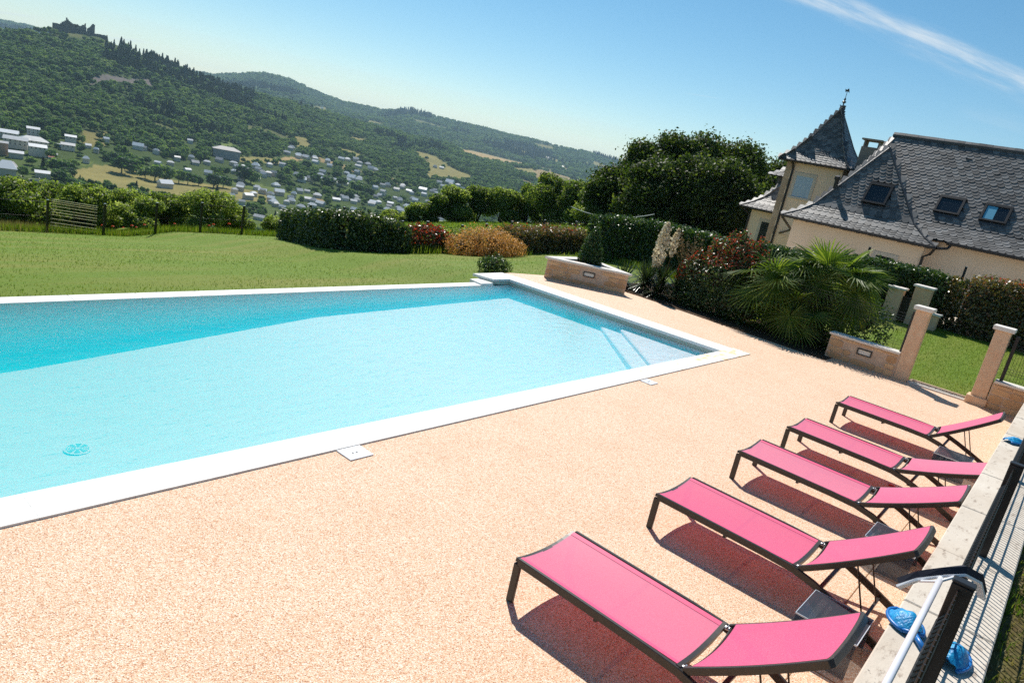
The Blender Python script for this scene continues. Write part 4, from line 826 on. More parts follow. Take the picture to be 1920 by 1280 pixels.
def hedge(name, label, path, width, leaf, dens, mat, tip=None, group=None, ragged=.06, dark='twig_core'):
    """clipped hedge along a path of (x, y, top z); bottom on the ground"""
    t = thing(name, label, 'hedge', (0, 0, 0), 0, group); Ps = []; Ns = []; cv = []; cf_ = []
    for (x0, y0, h0), (x1, y1, h1) in zip(path[:-1], path[1:]):
        L = math.hypot(x1 - x0, y1 - y0); ux, uy = (x1 - x0) / L, (y1 - y0) / L; nx, ny = -uy, ux; hm = (h0 + h1) / 2 - gz((x0 + x1) / 2, (y0 + y1) / 2)
        n = int(dens * L * (2 * hm + width * 1.5)); s = rng.random(n) * L; q = rng.random(n) * (2 * hm + width)
        g = np.array(ground_z(x0 + ux * s, y0 + uy * s)); tp = h0 + (h1 - h0) * s / L + .05 * wob(s * 1.0 + x0, s * .7 + y0, .55); hh = tp - g
        side = np.where(q < hm, 1, np.where(q < 2 * hm, -1, 0)); f = np.where(side == 1, q / hm, np.where(side == -1, (q - hm) / hm, 1.0)); f = np.clip(f, 0, 1)
        off = np.where(side == 0, (q - 2 * hm) - width / 2, side * width / 2 * (1 - .12 * f ** 4)); off = off + rng.normal(0, ragged, n) + .06 * wob(s + 3, f * 3, .6) * np.abs(side)
        z = g + f * hh + np.where(side == 0, rng.normal(0, ragged, n) + .0, 0)
        Ps.append(np.stack([x0 + ux * s + nx * off, y0 + uy * s + ny * off, z], 1)); Ns.append(np.stack([nx * side * 1., ny * side * 1., np.where(side == 0, 1., .25)], 1))
        c = MB(); w2 = width * .33
        c.add([(x0 - nx * w2, y0 - ny * w2, gz(x0, y0) - .1), (x0 + nx * w2, y0 + ny * w2, gz(x0, y0) - .1), (x1 + nx * w2, y1 + ny * w2, gz(x1, y1) - .1), (x1 - nx * w2, y1 - ny * w2, gz(x1, y1) - .1),
               (x0 - nx * w2, y0 - ny * w2, h0 - .16), (x0 + nx * w2, y0 + ny * w2, h0 - .16), (x1 + nx * w2, y1 + ny * w2, h1 - .16), (x1 - nx * w2, y1 - ny * w2, h1 - .16)],
              [(4, 7, 6, 5), (0, 4, 5, 1), (1, 5, 6, 2), (2, 6, 7, 3), (3, 7, 4, 0)]); k = len(cv); cv += c.v; cf_ += [tuple(i + k for i in q_) for q_ in c.f]
    for (x0, y0, h0), (ax, ay, _) in ((path[0], path[1]), (path[-1], path[-2])):          # rounded ends
        ux, uy = x0 - ax, y0 - ay; L = math.hypot(ux, uy); ux /= L; uy /= L; g0 = gz(x0, y0); n = int(dens * width * (h0 - g0) * 1.3); a = rng.uniform(-1.57, 1.57, n); z = g0 + (h0 - g0) * rng.random(n)
        nx = ux * np.cos(a) - uy * np.sin(a); ny = uy * np.cos(a) + ux * np.sin(a); rr = width * .5 * (1 + rng.normal(0, .1, n)); Ps.append(np.stack([x0 + nx * rr * .6, y0 + ny * rr, z], 1)); Ns.append(np.stack([nx, ny, .2 * np.ones(n)], 1))
    for (x0, y0, h0) in path[1:-1]:                                                        # leaves round the bends
        g0 = gz(x0, y0); n = int(dens * width * 2.2 * (h0 - g0)); a = rng.uniform(0, 6.283, n); z = g0 + (h0 - g0) * rng.random(n); rr = width * .5 * (1 + rng.normal(0, .08, n))
        Ps.append(np.stack([x0 + np.cos(a) * rr, y0 + np.sin(a) * rr, z], 1)); Ns.append(np.stack([np.cos(a), np.sin(a), .25 * np.ones(n)], 1))
    P = np.vstack(Ps); N = np.vstack(Ns)
    if tip is None: foliage('foliage', t, P, N, leaf[0], leaf[1], [mat], .2, .75)
    else:
        gtop = np.array(ground_z(P[:, 0], P[:, 1])); rel = (P[:, 2] - gtop); k = (rel > np.quantile(rel, 1 - tip[1])) & (rng.random(len(P)) < tip[2])
        foliage('foliage', t, P[~k], N[~k], leaf[0], leaf[1], [mat], .2, .75); foliage('young_shoots', t, P[k], N[k], leaf[0], leaf[1], [tip[0]], -.2, .75)
    b = MB(); b.v = cv; b.f = cf_; b.mi = [0] * len(cf_); b.build('shade_core', dark, t)  # dark box core, added to keep light from passing through the hedge
    return t
def blades(name, P, L, W, mat, parent=None, lean=.5, kind='stuff'):
    """upright grass blades as bent triangles"""
    n = len(P); a = rng.uniform(0, 2 * math.pi, n); d = np.stack([np.cos(a), np.sin(a), np.zeros(n)], 1); s = np.stack([-np.sin(a), np.cos(a), np.zeros(n)], 1)
    L = (np.asarray(L) * np.ones(n) * rng.uniform(.6, 1.3, n))[:, None]; W = (np.asarray(W) * np.ones(n))[:, None]; ln = (lean * rng.random(n))[:, None]
    V = np.empty((n, 3, 3)); V[:, 0] = P - s * W / 2; V[:, 1] = P + s * W / 2; V[:, 2] = P + d * L * ln + np.array([0, 0, 1.]) * L * np.sqrt(1 - ln * ln * .6)
    o = link(name, np_mesh(name, V.reshape(-1, 3), np.arange(n * 3).reshape(n, 3), [mat]), parent)
    if kind: o['kind'] = kind
    return o

# ------------------------------------------------------------------ hedges and shrubs round the lawn
hedge('hedge', 'dark clipped laurel hedge running from the far fence corner along the lawn', [(15.75, 23.7, -.95), (15.2, 22.3, -.72), (14.3, 20.1, -.36), (13.75, 18.5, -.02), (13.75, 17.6, .16), (14.2, 17.1, .16), (15.2, 17.05, .02)], .9, (.10, .058), 700, 'hedge_leaf')
cloud_shrub('shrub', 'red tipped green shrub between the dark hedge and the orange shrub', 'shrub', (16.35, 17.3, gz(16.35, 17.3)), [((q * .5, q * .12, .38 + .05 * math.cos(7 * q)), (.42, .40, .44)) for q in (-1.6, -.8, 0, .8, 1.6, 2.3)], 6500, .10, .055, 'hedge_leaf', tip=('red_leaf', .5, .5))
cloud_shrub('shrub', 'orange tipped low rounded shrub in the middle of the flower border', 'shrub', (18.9, 16.55, gz(18.9, 16.55)), [((-1.25, .0, .30), (.55, .5, .36)), ((-.5, 0, .46), (.7, .6, .48)), ((.2, -.05, .50), (.65, .6, .46)), ((.85, 0, .36), (.6, .5, .40)), ((1.5, .05, .26), (.55, .45, .34)), ((-.1, -.35, .25), (.9, .4, .3))], 11000, .062, .036, 'orange_leaf', droop=-.2)
cloud_shrub('shrub', 'loose green shrub behind the orange shrub with a few upright shoots', 'shrub', (18.9, 17.9, gz(18.9, 17.9)), [((q * .55, 0, .45 + .1 * math.sin(3 * q)), (.45, .4, .45)) for q in range(-3, 4)], 6000, .11, .05, 'pale_leaf', droop=-.1)
hedge('hedge', 'mottled bronze and green hedge with red flower tips at the back of the lawn', [(21.0, 17.6, .02), (22.5, 17.5, .10), (23.7, 17.3, .20), (25.0, 16.8, .34)], .9, (.10, .05), 560, 'bronze_leaf', ('red_leaf', .12, .12), None, .09)
cloud_shrub('shrub', 'small dark green shrub beside the far corner of the pool', 'shrub', (13.85, 11.75, -.08), [((-.22, 0, .13), (.28, .25, .20)), ((.12, .05, .17), (.32, .28, .22)), ((.38, 0, .1), (.22, .2, .17))], 1700, .06, .028, 'laurel_leaf')
ct = [((0, 0, .14), (.31, .31, .2)), ((.02, 0, .34), (.27, .27, .22)), ((-.02, .02, .54), (.20, .20, .2)), ((.02, 0, .72), (.13, .13, .18)), ((.03, .01, .88), (.06, .06, .13))]
cloud_shrub('cone_shrub', 'dark clipped cone shaped shrub growing in the stone planter', 'shrub', (16.05, 10.35, .50), ct, 5200, .055, .026, 'laurel_leaf')
hedge('hedge', 'tall dark laurel hedge behind the yucca and the planter', [(23.9, 15.0, 1.22), (23.7, 12.6, 1.45), (23.5, 9.8, 1.52), (23.9, 7.6, 1.62), (24.8, 6.0, 1.74)], 1.3, (.12, .06), 480, 'laurel_leaf')
hedge('hedge', 'laurel hedge behind the shaded garden gate, below the house wall', [(25.6, 6.4, 1.80), (26.4, 4.9, 1.86), (26.9, 3.75, 1.84)], 1.2, (.12, .06), 520, 'laurel_leaf')
hedge('hedge', 'red tipped mottled hedge on the far side of the lawn beyond the gateway', [(26.6, 3.0, 1.95), (26.8, 1.8, 2.12), (26.7, .4, 2.10), (26.6, -3.0, 2.1), (26.5, -6.0, 2.1)], 1.1, (.095, .05), 560, 'bronze_leaf', ('red_leaf', .08, .25), None, .08)

# yucca with flower spikes
yu = thing('yucca', 'dark sword leaved yucca with tall cream flower spikes beside the planter', 'yucca', (17.35, 9.05, 0))
V = []; F = []; nv = 0
for cx_, cy_, cz_, n, Lr in ((-.1, .15, .22, 190, .68), (.1, -.75, .28, 170, .66), (.35, .35, .35, 100, .6), (.0, -.25, .34, 150, .62), (-.1, -1.25, .2, 140, .62), (-.25, .75, .15, 120, .6), (-.3, -.4, .12, 120, .55)):
    for i in range(n):
        a = rng.uniform(0, 2 * math.pi); e = rng.uniform(-.35, 1.35); L = Lr * rng.uniform(.75, 1.15); w_ = .034
        dv = np.array([math.cos(a) * math.cos(e), math.sin(a) * math.cos(e), math.sin(e)]); sv = np.array([-math.sin(a), math.cos(a), 0]); c = np.array([cx_, cy_, cz_])
        q = [c + dv * .04, c + dv * L * .5 + np.array([0, 0, -.02 * L]), c + dv * L + np.array([0, 0, -.22 * L * math.cos(e) ** 2])]
        V += [q[0] - sv * w_ * .4, q[0] + sv * w_ * .4, q[1] + sv * w_ * .55, q[1] - sv * w_ * .55, q[2] + sv * .004, q[2] - sv * .004]; F += [(nv, nv + 1, nv + 2, nv + 3), (nv + 3, nv + 2, nv + 4, nv + 5)]; nv += 6
o = link('leaves', np_mesh('leaves', np.array(V), np.array(F), ['yucca_leaf']), yu); o['kind'] = 'stuff'
for (x, y, z0, z1, zt, n, w_) in ((-.15, -.05, .3, .72, 1.97, 520, .19), (.12, -.26, .3, 1.1, 1.86, 170, .10)):
    b = MB(); b.tube([(x, y, z0), (x + .05, y, z1), (x + .10, y - .02, zt + .12)], [.018, .014, .005], 6); s_ = b.build('flower_spike', 'plume', yu)
    tt = rng.random(n); zz = z1 + (zt - z1) * tt; rad = w_ * (np.sin(np.pi * np.clip(.12 + tt * .88, 0, 1)) ** .6) * np.sqrt(rng.uniform(.15, 1, n)); an = rng.uniform(0, 2 * math.pi, n)
    P = np.stack([x + .05 + .05 * tt + rad * np.cos(an), y + rad * np.sin(an), zz], 1); N = np.stack([np.cos(an), np.sin(an), -.2 * np.ones(n)], 1)
    foliage('blossoms', s_, P, N, .095, .065, ['yucca_flower'], .9, .5)['kind'] = 'stuff'
# dry plume grass, photinia, filler shrubs of the bed
pg = thing('plume_grass', 'brown dry plumed grass rising between the yucca and the red shrub', 'grass', (17.9, 8.35, 0))
b = MB(); Pp = []
for i in range(34):
    a = rng.uniform(0, 6.28); r0 = rng.uniform(0, .3); h = rng.uniform(1.2, 1.95); l = rng.uniform(.05, .5); p_ = [(r0 * math.cos(a), r0 * math.sin(a), 0), (r0 * math.cos(a) + l * .35 * math.cos(a), r0 * math.sin(a) + l * .35 * math.sin(a), h * .7), (r0 * math.cos(a) + l * math.cos(a), r0 * math.sin(a) + l * math.sin(a), h)]
    b.tube(p_, [.006, .004, .002], 3)
    for k in range(26): q = rng.uniform(.62, 1.0); Pp.append((p_[1][0] + (p_[2][0] - p_[1][0]) * (q - .62) / .38 + rng.normal(0, .03), p_[1][1] + (p_[2][1] - p_[1][1]) * (q - .62) / .38 + rng.normal(0, .03), h * .7 + h * .3 * (q - .62) / .38))
b.build('stalks', 'straw_blade', pg)['kind'] = 'stuff'
foliage('plumes', pg, np.array(Pp), rng.normal(0, 1, (len(Pp), 3)), .055, .02, ['plume'], .4, .8)['kind'] = 'stuff'
cloud_shrub('shrub', 'tall shrub with bright red young leaves in the bed between yucca and palms', 'shrub', (17.7, 7.05, 0),
    [((-.3, .15, .85), (.5, .55, .6)), ((.1, -.25, 1.25), (.5, .55, .55)), ((.15, .35, 1.2), (.5, .5, .5)), ((0, -.6, 1.05), (.45, .45, .55)), ((.1, .0, 1.62), (.4, .45, .36)), ((-.35, -.35, .5), (.5, .6, .5)), ((-.3, .55, .5), (.45, .5, .5)), ((-.35, .85, .75), (.3, .3, .45)), ((.1, -.45, 1.75), (.16, .16, .34)), ((.15, .3, 1.8), (.14, .14, .3)), ((0, .0, 1.92), (.12, .12, .28)), ((-.1, .6, 1.5), (.14, .14, .34)), ((-.2, -.75, 1.5), (.14, .14, .3))], 10500, .075, .034, 'hedge_leaf', tip=('red_leaf', .36, .42), droop=-.1)
cloud_shrub('shrub', 'small shrub with red shoots right of the plume grass', 'shrub', (17.45, 8.0, 0), [((0, 0, .45), (.3, .35, .45)), ((.05, .2, .8), (.22, .25, .38)), ((0, -.3, .75), (.22, .25, .4)), ((.05, 0, 1.1), (.14, .16, .32))], 3600, .07, .032, 'hedge_leaf', tip=('red_leaf', .6, .35), droop=-.1)
cloud_shrub('shrub', 'low dark shrub in the bed at the foot of the red leaved shrub', 'shrub', (17.2, 7.0, 0), [((0, .6, .25), (.4, .5, .3)), ((.0, -.1, .3), (.4, .55, .36)), ((.05, -.8, .28), (.4, .5, .33)), ((.1, 1.2, .2), (.35, .45, .25))], 3800, .07, .03, 'laurel_leaf')
cloud_shrub('shrub', 'dark evergreen shrub filling the bed behind the palms', 'shrub', (19.6, 5.4, 0), [((0, q, .6), (.6, .7, .65)) for q in (-1.2, -.3, .6, 1.5, 2.3)], 6500, .09, .045, 'laurel_leaf')
cloud_shrub('shrub', 'dark low shrub under the palm fronds by the gate wall', 'shrub', (17.6, 4.5, 0), [((0, q, .22), (.45, .5, .28)) for q in (-.6, .1, .8)], 2600, .07, .03, 'laurel_leaf')

# fan palms
def frond_mesh(nm, elev, Lp, Rf, seed, mats, fall=.35):
    """petiole rising at elev, fan of folded segments at its end; grows along +x"""
    r = np.random.default_rng(seed); b = MB(); pts = []; e = elev; p_ = np.array([0, 0, 0.])
    for i in range(7):
        pts.append(tuple(p_)); p_ = p_ + np.array([math.cos(e), 0, math.sin(e)]) * Lp / 6; e -= .075
    b.tube(pts, [.013, .011, .010, .009, .008, .008, .007], 5, 1)
    o0 = np.array(pts[-1]); ft = e - fall
    fx = np.array([math.cos(ft), 0, math.sin(ft)]); fy = np.array([0, 1., 0]); fz = np.cross(fx, fy)
    n = 36; span = math.radians(168)
    for i in range(n):
        th = -span + 2 * span * (i + .5) / n; L = Rf * (.78 + .22 * math.cos(th * .55)) * r.uniform(.92, 1.05); dth = 2 * span / n
        def at(rr, t_, h=0): return o0 + fx * rr * math.cos(t_) + fy * rr * math.sin(t_) + fz * (h - .10 * (rr / Rf) ** 2 * Rf + .16 * rr * abs(math.sin(t_ * .5)))
        r1 = L * .36; hw = dth * .47; tipd = np.array([0, 0, -L * r.uniform(.02, .22)])
        q = [o0, at(r1, th - hw), at(r1, th, .018), at(r1, th + hw), at(L * .8, th - hw * .30) + tipd * .35, at(L * .8, th, .008) + tipd * .35, at(L * .8, th + hw * .30) + tipd * .35, at(L, th) + tipd]
        b.add(q, [(0, 1, 2), (0, 2, 3), (1, 4, 5, 2), (2, 5, 6, 3), (4, 7, 5), (5, 7, 6)], 0)
    me = bpy.data.meshes.new(nm); me.from_pydata(b.v, [], b.f)
    for m_ in mats: me.materials.append(MATS[m_])
    me.polygons.foreach_set('material_index', b.mi); me.update(); return me
FM = [frond_mesh('frond', e, lp, rf, 40 + i, ['palm_leaf', 'petiole'], fl) for i, (e, lp, rf, fl) in enumerate(((1.40, .66, .62, -.1), (1.15, .76, .66, .15), (.90, .84, .68, .45), (.62, .84, .68, 1.15), (.30, .82, .66, .35), (-.1, .72, .62, .9)))]
FO = [frond_mesh('frond', e, lp, rf, 60 + i, ['palm_old_leaf', 'petiole']) for i, (e, lp, rf) in enumerate(((.0, .72, .58), (-.35, .70, .55)))]
def fan_palm(x, y, h, n, label, seed, sc=1.0):
    r = random.Random(seed); t = thing('fan_palm', label, 'palm', (x, y, 0), 0, 'fan palms in the bed by the gate wall')
    b = MB(); b.tube([(0, 0, -.1), (.02, .01, h * .5), (0, 0, h), (0, 0, h + .12)], [.10, .12, .13, .05], 10)
    for i in range(46):
        a = r.uniform(0, 6.28); z = r.uniform(.05, h); b.tube([(.1 * math.cos(a), .1 * math.sin(a), z), (.19 * math.cos(a), .19 * math.sin(a), z + .10)], [.014, .006], 4)
    b.build('trunk', 'palm_fibre', t)
    for i in range(n):
        k = min(5, int(5.4 * i / n + r.uniform(-.4, .4))) if i else 0; k = max(0, k); old = k >= 4 and r.random() < .30
        o = link('frond', FO[k - 4] if old else FM[k], t); o.rotation_euler = (r.uniform(-.5, .5), r.uniform(-.15, .15), i * 2.39996 + r.uniform(-.25, .25)); o.location = (0, 0, h + .06 - .02 * k); s_ = sc * r.uniform(.85, 1.1); o.scale = (s_,) * 3
    return t
fan_palm(18.0, 4.74, 1.12, 34, 'taller fan palm with pale green fronds right beside the gate wall', 5, 1.14)
fan_palm(17.6, 5.70, .80, 26, 'fan palm left of the taller palm, next to the red leaved shrub', 8, 1.08)
fan_palm(17.35, 4.95, .30, 14, 'low young fan palm drooping over the terrace edge in front of the taller palm', 12, .9)

# ------------------------------------------------------------------ fences round the lawn
def fence_line(name, label, pts, group=None, panel=True):
    t = thing(name, label, 'fence', (0, 0, 0), 0, group)
    for x, y, z0, z1 in pts:
        b = MB(); b.box((x - .035, y - .035, z0 - .3), (x + .035, y + .035, z1)); p_ = b.build('post', 'black_metal', t)
        MB().box((x - .04, y - .04, z1), (x + .04, y + .04, z1 + .02)).build('post_cap', 'steel', p_)
    if panel:
        for (x0, y0, a0, b0), (x1, y1, a1, b1) in zip(pts[:-1], pts[1:]):
            m_ = MB(); L = math.hypot(x1 - x0, y1 - y0); n = int(L / .10)
            for i in range(n + 1):
                q = i / n; X_, Y_ = x0 + (x1 - x0) * q, y0 + (y1 - y0) * q; m_.tube([(X_, Y_, gz(X_, Y_)), (X_, Y_, b0 + (b1 - b0) * q - .06)], .0022, 3)
            for f in (.04, .5, .95): m_.tube([(x0, y0, a0 + (b0 - a0) * f), (x1, y1, a1 + (b1 - a1) * f)], .0010, 3)
            o = m_.build('wire_panel', 'black_metal', t); o['kind'] = 'stuff'
LF = [(-6.5, 26.5), (-3.6, 27.2), (-.8, 27.8), (2.0, 28.3), (5.2, 28.8), (9.25, 29.05), (10.85, 28.25), (12.3, 27.3), (13.75, 26.75), (15.35, 26.5), (17.0, 26.2)]
fence_line('garden_fence', 'black post and wire fence along the far edge of the lawn', [(x, y, gz(x, y), gz(x, y) + 1.17) for x, y in LF])
RF_ = [(18.85, 27.09, -1.13), (18.3, 24.0, -.63), (18.05, 20.1, -.37), (17.6, 18.3, -.02), (19.0, 17.95, .0), (20.7, 18.3, .06), (22.3, 18.4, .22), (23.9, 18.0, .46), (25.6, 17.6, .58), (28.5, 16.8, .70)]
fence_line('garden_fence', 'black post and wire fence behind the flower border and mottled hedge', [(x, y, gz(x, y), z) for x, y, z in RF_])
fence_line('garden_fence', 'black wire fence between the far hedge and the beige house wall', [(x, y, gz(x, y), z) for x, y, z in ((27.9, 6.5, 2.2), (27.9, 3.45, 2.27), (27.9, .4, 2.4), (27.9, -3, 2.4))])
# bamboo trellis just beyond the fence
tr = thing('trellis', 'pale bamboo trellis standing behind the left fence posts', 'trellis', (0, 0, 0))
bx = (9.45, 29.35); by = (10.75, 28.65); zb_ = gz(10, 29)
for z in (.10, .20, .31, .45, .60, .70, .80, .92, 1.02, 1.09, 1.16): MB().tube([(bx[0], bx[1], zb_ + z), (by[0], by[1], zb_ + z - .03)], .012, 5).build('rail', 'bamboo', tr)
for q in (.03, .5, .97): MB().tube([(bx[0] + (by[0] - bx[0]) * q, bx[1] + (by[1] - bx[1]) * q + .02, zb_ - .2), (bx[0] + (by[0] - bx[0]) * q, bx[1] + (by[1] - bx[1]) * q + .02, zb_ + 1.2)], .012, 5).build('upright', 'bark', tr)
b = MB(); pts = [(27.8 + (26.3 - 27.8) * q, 19.6 + (14.4 - 19.6) * q, .98 + (1.62 - .98) * q - .30 * (4 * q * (1 - q))) for q in np.linspace(0, 1, 14)]; b.tube(pts, .014, 5); tag(b.build('clothes_line', 'rope'), 'pale sagging line strung above the tall laurel hedge in front of the oaks', 'rope')
tuft = MB()
# tall grass and poppies along the fence
def along(pts, n, spread):
    P = []; seg = [math.hypot(b_[0] - a[0], b_[1] - a[1]) for a, b_ in zip(pts[:-1], pts[1:])]; tot = sum(seg)
    for (a, b_), L in zip(zip(pts[:-1], pts[1:]), seg):
        k = int(n * L / tot); q = rng.random(k); P.append(np.stack([a[0] + (b_[0] - a[0]) * q + rng.normal(0, spread, k), a[1] + (b_[1] - a[1]) * q + rng.normal(0, spread, k)], 1))
    P = np.vstack(P); return np.column_stack([P, np.array(ground_z(P[:, 0], P[:, 1]))])
blades('tall_grass', np.vstack([along([(x, y + .35) for x, y in LF], 9000, .22), along([(x, y + .1) for x, y in LF], 2500, .08), along([(15.4, 16.7), (17.6, 17.2), (21, 16.8), (22, 17.7), (27, 17)], 3000, .25), along([(24.0, 14.8), (22.4, 12.3), (22, 10)], 1600, .2)]), .26, .022, 'grass_blade')
blades('dry_grass', along([(-2, 30.2), (5.5, 30.8), (9.3, 30.6)], 9000, .9), .32, .018, 'straw_blade')
pop = None
for i, (x, y) in enumerate(((10.9, 28.55), (11.25, 28.5), (11.5, 28.2), (11.75, 28.05), (11.85, 27.9), (12.1, 27.8), (13.0, 27.3), (14.2, 26.95), (14.45, 27.1), (15.0, 26.9), (15.5, 26.8))):
    z = gz(x, y)
    if pop is None:
        pop = thing('poppy', 'red poppy in the long grass along the far fence', 'poppy', (x, y, z), 0, 'poppies along the far fence')
        MB().tube([(0, 0, 0), (.02, 0, .36)], .004, 4).build('stem', 'petiole', pop)
        V, F = leaves(np.array([(.02 + .035 * math.cos(a), .035 * math.sin(a), .37) for a in (0, 1.57, 3.14, 4.71)]), np.array([(math.cos(a), math.sin(a), 1.2) for a in (0, 1.57, 3.14, 4.71)]), .09, .085, tilt=.2); link('petals', np_mesh('petals', V, F, ['poppy_petal']), pop)
    else: q = dup(pop); q.location = (x, y, z); q.scale = (random.uniform(.8, 1.2),) * 3
# turf: short blades over the lawn in view
n = 60000; x = rng.uniform(-3, 27, n); y = 10.6 + 17.5 * rng.random(n) ** 1.5; k = (np.hypot(x, y) < 33) & ~((x > 12.2) & (y < 11.3)) ; P = np.stack([x[k], y[k], np.array(ground_z(x[k], y[k]))], 1)
n2 = 26000; x = rng.uniform(17.15, 26, n2); y = rng.uniform(-2, 4.0, n2); P2 = np.stack([x, y, np.array(ground_z(x, y))], 1)
blades('lawn_grass', np.vstack([P, P2]), .038, .012, 'grass_blade', None, 1.0)
n3 = 26000; x = rng.uniform(2, 14, n3); y = -.2 - 1.6 * rng.random(n3) ** 1.4; k = (wob(x, y, .45) + .5 * rng.normal(0, 1, n3)) > .35
blades('ground_grass', np.stack([x[k], y[k], -.0 + .67 + .05 * wob(x[k], y[k], 1.2)], 1), .07, .014, 'grass_blade', None, 1.1)
x = rng.uniform(2, 14, 14000); y = -.2 - 1.6 * rng.random(14000)
blades('dead_grass', np.stack([x, y, -.0 + .67 + .05 * wob(x, y, 1.2)], 1), .05, .012, 'straw_blade', None, 1.2)
n4 = 14000; a = np.radians(rng.uniform(26, 51, n4)); d = rng.uniform(28, 56, n4); P = np.stack([d * np.cos(a), d * np.sin(a), np.zeros(n4)], 1); P[:, 2] = ground_z(P[:, 0], P[:, 1])
blades('pasture_grass', P, .16, .05, 'grass_blade', None, .9)

# ------------------------------------------------------------------ trees and bushes beyond the fence
def bush(x, y, w, h, label, seed, mat='bush_leaf', n=7000, L=.16, k=9, group='bushes beyond the far fence', name='bush', dz=0):
    return cloud_shrub(name, label, 'bush' if name == 'bush' else 'tree', (x, y, gz(x, y) + dz), lumps(w, w, h, k, .12, seed), n, L, L * .5, mat, group, .06)
bush(10.0, 37.6, 5.0, 2.5, 'tall dark bushy tree at the left edge behind the fence', 1, 'bush_leaf', 10000, .17, 12)
bush(10.7, 36.0, 4.2, 2.45, 'dark bush next to the left edge beyond the dry grass', 2, 'bush_leaf', 9000, .17, 10)
bush(7.0, 38.0, 5.0, 2.6, 'dark bush cut off by the left edge of the picture', 22, 'bush_leaf', 6000, .2, 10)
bush(13.1, 38.4, 4.0, 3.1, 'dark green bush behind the bamboo trellis', 3, 'bush_leaf', 9000, .16, 11)
bush(11.5, 31.7, 2.5, 1.75, 'pale leafy bush right of the bamboo trellis', 4, 'pale_leaf', 8000, .12, 10)
bush(14.2, 36.6, 3.4, 2.9, 'rounded dark bush standing tall behind the pale fence bushes', 5, 'bush_leaf', 8000, .15, 10)
bush(13.7, 33.2, 2.6, 1.95, 'pale bush between the rounded dark bush and the fence', 23, 'pale_leaf', 7500, .12, 10)
bush(12.95, 30.3, 2.2, 1.15, 'low pale leafy bush behind the poppies in the middle of the fence', 6, 'pale_leaf', 6500, .11, 9)
bush(15.6, 33.4, 3.0, 2.15, 'bushy green shrub behind the poppies, left of the largest pale bush', 24, 'bush_leaf', 7500, .14, 10)
bush(16.2, 31.3, 3.0, 2.1, 'large pale leaved bush with silvery leaves right of the poppies', 7, 'pale_leaf', 10500, .12, 12)
bush(17.9, 31.2, 2.2, 1.55, 'bush at the right end of the pale row by the hedge', 8, 'pale_leaf', 6000, .12, 9)
bush(17.9, 28.0, 1.6, .75, 'low bush at the fence just left of the dark hedge', 9, 'pale_leaf', 4000, .10, 7)
bush(20.9, 32.0, 2.6, 1.9, 'low bush seen over the end of the dark hedge', 10, 'bush_leaf', 5500, .14, 8)
gb = 'bushes along the pasture'
for i, (x, y, w, h, mt, lab) in enumerate(((36.9, 42.3, 2.6, 1.1, 'pale_leaf', 'leftmost low round bush along the pasture'), (38.4, 41.5, 3.2, 1.5, 'pale_leaf', 'small pale bush second from the left along the pasture'),
        (39.9, 41.0, 3.4, 2.2, 'bush_leaf', 'darker bush third from the left along the pasture'), (41.6, 40.4, 3.6, 2.65, 'pale_leaf', 'pale loose bush right of the darker pasture bush'),
        (43.6, 39.7, 3.6, 2.7, 'bush_leaf', 'middle green bush of the pasture row'), (44.1, 37.6, 3.6, 2.55, 'pale_leaf', 'pale bush left of the tall rounded pasture tree'), (46.0, 36.6, 3.8, 3.0, 'bush_leaf', 'bush half behind the tall rounded pasture tree'),
        (45.5, 34.3, 4.6, 3.75, 'bush_leaf', 'tall rounded tree at the right of the pasture row'), (45.8, 32.0, 3.8, 3.3, 'bush_leaf', 'medium green tree between the pasture and the big oaks'), (44.2, 29.6, 4.0, 3.0, 'pale_leaf', 'bush at the foot of the leftmost oak'))):
    bush(x, y, w, h, lab, 30 + i, mt, 8000, .19, 11, gb, 'bush' if h < 3.7 else 'tree')
def oak(x, y, w, h, label, seed, n=30000):
    r = np.random.default_rng(seed); z0 = gz(x, y); t = thing('oak_tree', label, 'tree', (x, y, z0), 0, 'oaks left of the house'); bl = []
    for i in range(62):
        a = r.uniform(0, 6.28); q = r.random() ** .42; z = h * (.22 + .72 * r.random()); s = math.sqrt(max(.08, 1 - ((z / h - .45) / .62) ** 2)); e = r.uniform(.065, .155) * w
        bl.append(((q * w / 2 * .8 * s * math.cos(a), q * w / 2 * .8 * s * math.sin(a), z), (e, e, e * .62)))
    P, N = blob_points(bl, n, None, .3); P = P + rng.normal(0, .16, P.shape) * np.where(rng.random((len(P), 1)) < .15, 2.0, 1); foliage('crown', t, P, N, .22, .13, ['oak_leaf'], .2)
    b = MB(); b.tube([(0, 0, -.3), (.1, 0, h * .25), (-.1, .1, h * .5), (0, 0, h * .8)], [.36, .28, .18, .05], 9)
    for c, e in bl[:14]: b.tube([(0, 0, h * (.2 + .2 * r.random())), (c[0] * .5, c[1] * .5, c[2] * .75), c], [.13, .08, .03], 5)
    b.build('trunk', 'bark', t); V, F = core(bl, .55); link('shade_core', np_mesh('shade_core', V, F, ['twig_core']), t)  # light-blocking lumps added inside the oak crown
    return t
